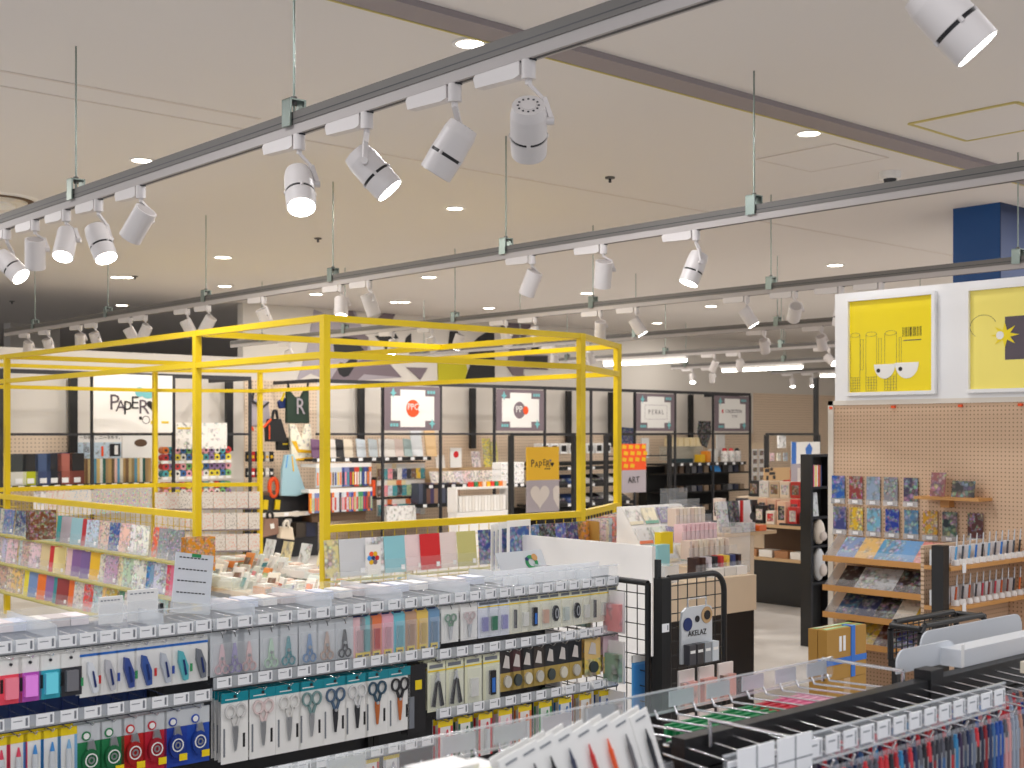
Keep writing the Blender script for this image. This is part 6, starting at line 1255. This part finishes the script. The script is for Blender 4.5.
# pens on the near side
pcs = [(22, 30, 60), (140, 24, 34), (30, 46, 90), (60, 100, 150), (36, 36, 46), (180, 34, 44), (30, 50, 110), (50, 130, 180), (50, 30, 70), (60, 76, 100), (26, 44, 84), (110, 120, 140), (24, 24, 32), (150, 130, 190)]
def mk_pp():
    t = hold('pen_pack'); B(-.0125, .0125, 0, .001, -.19, 0, 'blister').build('clear_bag', t); MB().cyl((0, -.007, -.178), (0, -.007, -.04), .0062, 'tint', 8).build('barrel', t); MB().cyl((0, -.007, -.04), (0, -.007, -.014), .0062, 'tint', 8, .005).cyl((0, -.007, -.014), (0, -.007, -.006), .0035, 'tint', 6).build('cap', t)
    MB().box(.0055, .0075, -.012, -.010, -.07, -.03, 'silver').build('clip', t); return t
for i in range(44):
    xx = rb0+.031*i
    if xx > sp1-.06: break
    for k in (-1, 1):
        c = pcs[(i*2+(k > 0)+i//3) % 14] if i < 26 else [(50, 130, 200), (170, 190, 214), (30, 76, 160), (210, 150, 150), (150, 160, 176), (190, 140, 120)][i % 6]
        for d in range(3):
            item('pp', mk_pp, ('%s pen in a clear bag, %s on the near hook row' % (cname(c), nth(i*2+(k > 0)))) if d == 0 else ('%s pen in a clear bag behind the %s front one on near hooks' % (cname(c), nth(i*2+(k > 0)))), 'pen', (xx+.0075*k, YSp-.21+.05*d, 1.148+.002*d), random.uniform(-.12, .12), 'bagged pens on the near hook row', colors={'barrel': c, 'cap': random.choice([(206, 50, 60), (90, 90, 100), (60, 60, 70), c, c, c])})
# far side packs seen from above
def mk_top(): 
    t = hold('refill_pack'); B(-.034, .034, 0, .006, -.13, 0, 'tint').build('card', t); B(-.03, .03, -.012, 0, -.125, -.03, 'tint').build('contents', t); B(-.034, .034, -.001, .007, -.02, .001, 'tint').build('header', t); return t
fc_ = [((20, 140, 80), 'green', 694, 778), ((210, 40, 60), 'red', 778, 800), ((236, 120, 160), 'pink', 800, 818), ((240, 180, 200), 'pale pink', 818, 832)]
for c, n, a, b in fc_:
    xa, xb = onY(a-12, 1.56), onY(b-12, 1.56); m = max(1, round((xb-xa)/.072))
    for i in range(m):
        for d in range(7):
            item('top', mk_top, '%s headed refill pack on the far hooks of the near gondola, %s column' % (n, NTH[i]) + ('' if d else ', frontmost'), 'pack', (xa+(xb-xa)*(i+.5)/m, 1.475+.02*d, 1.152), random.uniform(-.06, .06), 'refill packs on the far hooks of near gondola' , colors={'card': c, 'contents': (230, 232, 232), 'header': c})
for i in range(9):
    c = [(240, 236, 120), (236, 236, 226), (206, 60, 40), (190, 110, 60), (150, 190, 80), (60, 50, 50), (226, 120, 50), (236, 206, 170), (60, 60, 66)][i]
    xx = 1.13+.072*i
    for d in range(3):
        item('top2', mk_top, '%s refill pack hanging behind the white pen cards, %s from left%s' % (cname(c), NTH[i], ('', ', middle', ', rear')[d]), 'pack', (xx, 1.5+.04*d, 1.152), 0, 'refill packs behind the white pen cards', colors={'card': c, 'contents': c, 'header': (236, 236, 232) if i % 2 else c})
# white pen cards standing in front
pk = [(539, 'black', (50, 50, 54)), (556, 'black', (60, 60, 64)), (572, 'black', (30, 30, 34)), (590, 'navy', (60, 66, 90)), (609, 'red', (206, 50, 46)), (627, 'orange', (236, 90, 40)), (645, 'grey', (110, 110, 114)), (664, 'black', (40, 44, 52))]
Yc = 1.36
t = thing('card_rack', 'clear sloped rack holding the white pen cards', 'rack', (onY(528, Yc), Yc, 1.0)); W = onY(688, Yc)-t.location.x
B(0, W, -.03, -.027, .0, .1, 'clear').box(0, W, .03, .034, 0, .16, 'clear').box(0, W, -.03, .034, -.004, 0, 'clear_edge').build('tray', t)
for x in (0.02, W-.03): B(x, x+.01, .036, .05, -.84, .2, 'black').build('support', t)
for i, (px, n, c) in enumerate(pk):
    def f():
        h = hold('pen_card'); w = .041; MB().prism([(-w/2, 0, 0), (w/2, 0, 0), (w/2, 0, .19), (-w/2, 0, .19)][::-1], (0, .003, 0), 'paper').build('card', h); MB().cyl((.0, -.006, .02), (.0, -.006, .145), .0038, 'tint', 8).cyl((0, -.006, .145), (0, -.006, .163), .003, 'tint', 8, .001).build('pen', h); B(-.01, .012, -.001, 0, .178, .181, 'tag_ink').build('print', h); B(-.02, .02, -.008, -.001, .01, .1, 'blister').build('clear_blister', h); return h
    zt = pY(px, 0, Yc); ztop = zat(onY(px, Yc), Yc, [738, 729, 722, 715, 711, 706, 702, 697][i] + 6)
    for d in range(2): item('pencard', f, '%s pen on a white card, %s from left in the sloped rack%s' % (n, NTH[i], ('', ', second copy behind', ', rear copy')[d]), 'pen card', (onY(px, Yc), Yc-.015+.018*d, ztop-.19-.0*d), 0, 'white pen cards in the sloped rack', colors={'pen': c}, tilt=-.12, roll=-.28)
t = thing('tissue_carton', 'pale yellow and white slips at the left end of the sloped rack', 'card', (onY(512, 1.4), 1.4, 1.0)); B(-.05, .05, 0, .02, 0, .21, 'art_soft').build('slips', t); col(t.children[0], (240, 234, 130))
for i, (px, w) in enumerate([(455, .09), (484, .07)]): item('wc%d' % i, mk_box('white_carton', w, .06, .235-.01*i, 'white'), 'plain white carton beside the sloped rack, %s' % ('left' if i == 0 else 'right'), 'box', (onY(px, 1.42), 1.42, .985), 0)
tag(B(-.22, .16, 0, .1, -.03, 0, 'clear_edge').build('shelf_ledge', None, (onY(484, 1.4), 1.38, .985)), 'clear ledge carrying the white cartons', 'ledge')
# translucent back boards standing on the beam
def rboard(px0, px1, Y, z0, z1, r, label, th=.004):
    x0, x1 = onY(px0, Y), onY(px1, Y); w = x1-x0
    P = [(0, 0, 0), (w, 0, 0)]+[(w-r+r*math.cos(a), 0, z1-z0-r+r*math.sin(a)) for a in [PI/2*k/6 for k in range(7)]]+[(r-r*math.sin(a), 0, z1-z0-r+r*math.cos(a)) for a in [PI/2*k/6 for k in range(7)]]
    o = MB().prism(P, (0, th, 0), 'frost').build('back_board', None, (x0, Y, z0)); tag(o, label, 'board'); return o
rboard(897, 955, 1.50, 1.182, zat(onY(926, 1.5), 1.5, 645), .03, 'frosted rounded back board, the smaller nearer left one')
rboard(921, 1022, 1.62, 1.16, zat(onY(990, 1.62), 1.62, 619), .035, 'frosted rounded back board, the longer one behind')
x0 = onY(957, 1.46); o = B(0, 1.1, 0, .05, 0, zat(x0+.1, 1.46, 645)-1.181, 'frost').box(0, .012, -.001, 0, 0, .05, 'paper').build('slip_box', None, (x0, 1.46-.01, 1.181)); tag(o, 'long pale grey box of slips on the black beam at right', 'box')
for i in range(5): item('ob', mk_one('orange_slip', .05, .04, .025, 'tint'), 'orange and cream slip on the near gondola far right, %s' % NTH[i], 'slip', (2.75+.09*i, 1.33, 1.168), 0, 'slips at the far right of the near gondola', color=(240, 180, 70) if i % 2 else (236, 226, 206))
# ================================================================ STOCK TROLLEY WITH BOXES
D4 = pZ(812, 665, .83)
t = thing('stock_trolley', 'black tube handled stock trolley in the aisle behind the near gondola', 'trolley', (4.05, 2.62, 0)); 
a0 = pY(925, 628, 2.62); a1 = pY(990, 614, 2.62)
def rel(v): return v-t.location
hx0, hx1 = a0.x, a1.x; hz = (a0.z+a1.z)/2
wx = t.location.x; xk0 = onY(827, 2.66)
B(hx0-wx, hx1-wx, 0, .16, .78, .81, 'black').build('deck', t)
for x in (hx0-wx, hx1-wx-.025):
    for y in (.01, .12): B(x, x+.025, y, y+.025, .08, .78, 'black').build('leg', t); MB().cyl((x+.0, y+.012, .04), (x+.025, y+.012, .04), .04, 'charcoal', 14).build('caster', t)
B(hx0-wx+.03, hx1-wx-.03, .02, .14, .2, .23, 'black').build('lower_deck', t)
MB().tube([(hx0-wx, .02, .81), (hx0-wx, .02, hz-.03), (hx0-wx+.03, .02, hz), (hx1-wx-.03, .02, hz), (hx1-wx, .02, hz-.03), (hx1-wx, .02, .81)], .012, 'black', 8).tube([(hx0-wx, .15, .81), (hx0-wx, .15, hz-.03), (hx0-wx+.03, .15, hz), (hx1-wx-.03, .15, hz), (hx1-wx, .15, hz-.03), (hx1-wx, .15, .81)], .012, 'black', 8).tube([(hx0-wx, .02, hz-.01), (hx0-wx, .15, hz-.01)], .012, 'black', 8).tube([(hx1-wx, .02, hz-.01), (hx1-wx, .15, hz-.01)], .012, 'black', 8).build('handle', t)
mb = MB()
for i in range(1, 12): xx = hx0-wx+(hx1-hx0)*i/12; mb.tube([(xx, .15, .81), (xx, .15, hz)], .003, 'black', 5)
for i in range(1, 7): zz = .81+(hz-.81)*i/7; mb.tube([(hx0-wx, .15, zz), (hx1-wx, .15, zz)], .003, 'black', 5)
mb.build('wire_basket', t)
bz = .812; yb0 = 2.66; xk = onY(827, yb0); dk = onX(809, xk)-yb0; wk = onY(866, yb0)-xk
for i in range(2):
    h = zat(xk, yb0, 631)-bz; dd = dk/2
    t2 = thing('cardboard_box', 'brown cardboard box with green printed lid on the trolley, %s' % ('the front one with blue band' if i == 0 else 'the one behind'), 'box', (xk, yb0+i*(dd+.003), bz))
    B(0, wk, 0, dd, 0, h, 'cardboard').build('carton', t2); col(B(.01, wk-.01, .01, dd-.01, h, h+.002, 'art_soft').build('printed_lid', t2), (120, 170, 90))
    if i == 0:
        B(-.001, wk+.001, -.002, dd, h*.3, h*.42, 'blue_tape').build('band', t2); B(wk*.6, wk*.7, -.003, dd, 0, h+.004, 'blue_tape').build('cross_band', t2)
        B(wk*.3, wk*.36, -.002, 0, h*.55, h*.85, 'paper').box(wk*.4, wk*.46, -.002, 0, h*.55, h*.85, 'paper').build('care_marks', t2)
for k in range(3):
    t2 = thing('cardboard_box', 'plain brown carton in the stack under the blue banded box, %s from the floor' % NTH[k], 'box', (xk, yb0, .2703*k)); B(0, wk, 0, dk, 0, .27, 'cardboard').build('carton', t2); B(wk*.42, wk*.58, -.001, dk+.001, -.0, .2702, 'kraft').build('tape', t2)
# ================================================================ LIGHT AND CAMERA
world = bpy.data.worlds.new('World'); bpy.context.scene.world = world; world.use_nodes = True
bg = world.node_tree.nodes['Background']; bg.inputs[0].default_value = (.93, .96, 1.03, 1); bg.inputs[1].default_value = WORLDS
# hall lamps: the shop's recessed ceiling lamps, including those above and behind the camera
def hall(x, y, e):
    L = bpy.data.lights.new('hall_light', 'AREA'); L.shape = 'DISK'; L.size = .13; L.energy = e; L.color = (1, .95, .89) if x*FW.x+y*FW.y > 8 else (1, .99, 1)
    o = bpy.data.objects.new('hall_light', L); C.objects.link(o); o.location = (x, y, CZ-.012)
for p in HALL: hall(p.x, p.y, DOWNW*(.4 if 6 < p.x < 7.5 and p.y < 5 else .62 if p.y > 12.6 else 1.8))
for i in range(9):            # the same lamps go on outside the picture, beside and behind the camera
    for j in range(7):
        x = -1.6+2.9*i; y = -1.8+2.9*j; D = x*FW.x+y*FW.y; px = 512+FPX*(x*RT.x+y*RT.y)/D if D > .3 else 9999
        if y > 15 or x > 22 or (-60 < px < 1084 and HY-FPX*(CZ-EYE)/D > -40): continue
        hall(x, y, DOWNW*(1.75 if D > 8 else .82))
cam = bpy.data.cameras.new('camera'); co = bpy.data.objects.new('camera', cam); C.objects.link(co)
cam.sensor_width = 36; cam.lens = 36*FPX/1024; cam.shift_y = (HY-384)/1024; cam.clip_start = .05; cam.clip_end = 100
co.location = (0, 0, EYE); co.rotation_euler = FW.to_track_quat('-Z', 'Y').to_euler()
cam.dof.use_dof = True; cam.dof.focus_distance = 4.6; cam.dof.aperture_fstop = 6.3
bpy.context.scene.camera = co
sc = bpy.context.scene; sc.view_settings.view_transform = 'Standard'; sc.view_settings.look = 'None'; sc.view_settings.gamma = 1; sc.view_settings.use_curve_mapping = False
sc.view_settings.exposure = EXPO
sc.cycles.max_bounces = 7; sc.cycles.diffuse_bounces = 4; sc.cycles.glossy_bounces = 3; sc.cycles.transparent_max_bounces = 24; sc.cycles.transmission_bounces = 4
sc.cycles.sample_clamp_indirect = 4; sc.cycles.use_denoising = True; sc.cycles.caustics_reflective = False; sc.cycles.caustics_refractive = False
for k_, v in USED.items():
    if len(v) > 1 and (None in v): print('DUP NOGROUP', k_, len(v))
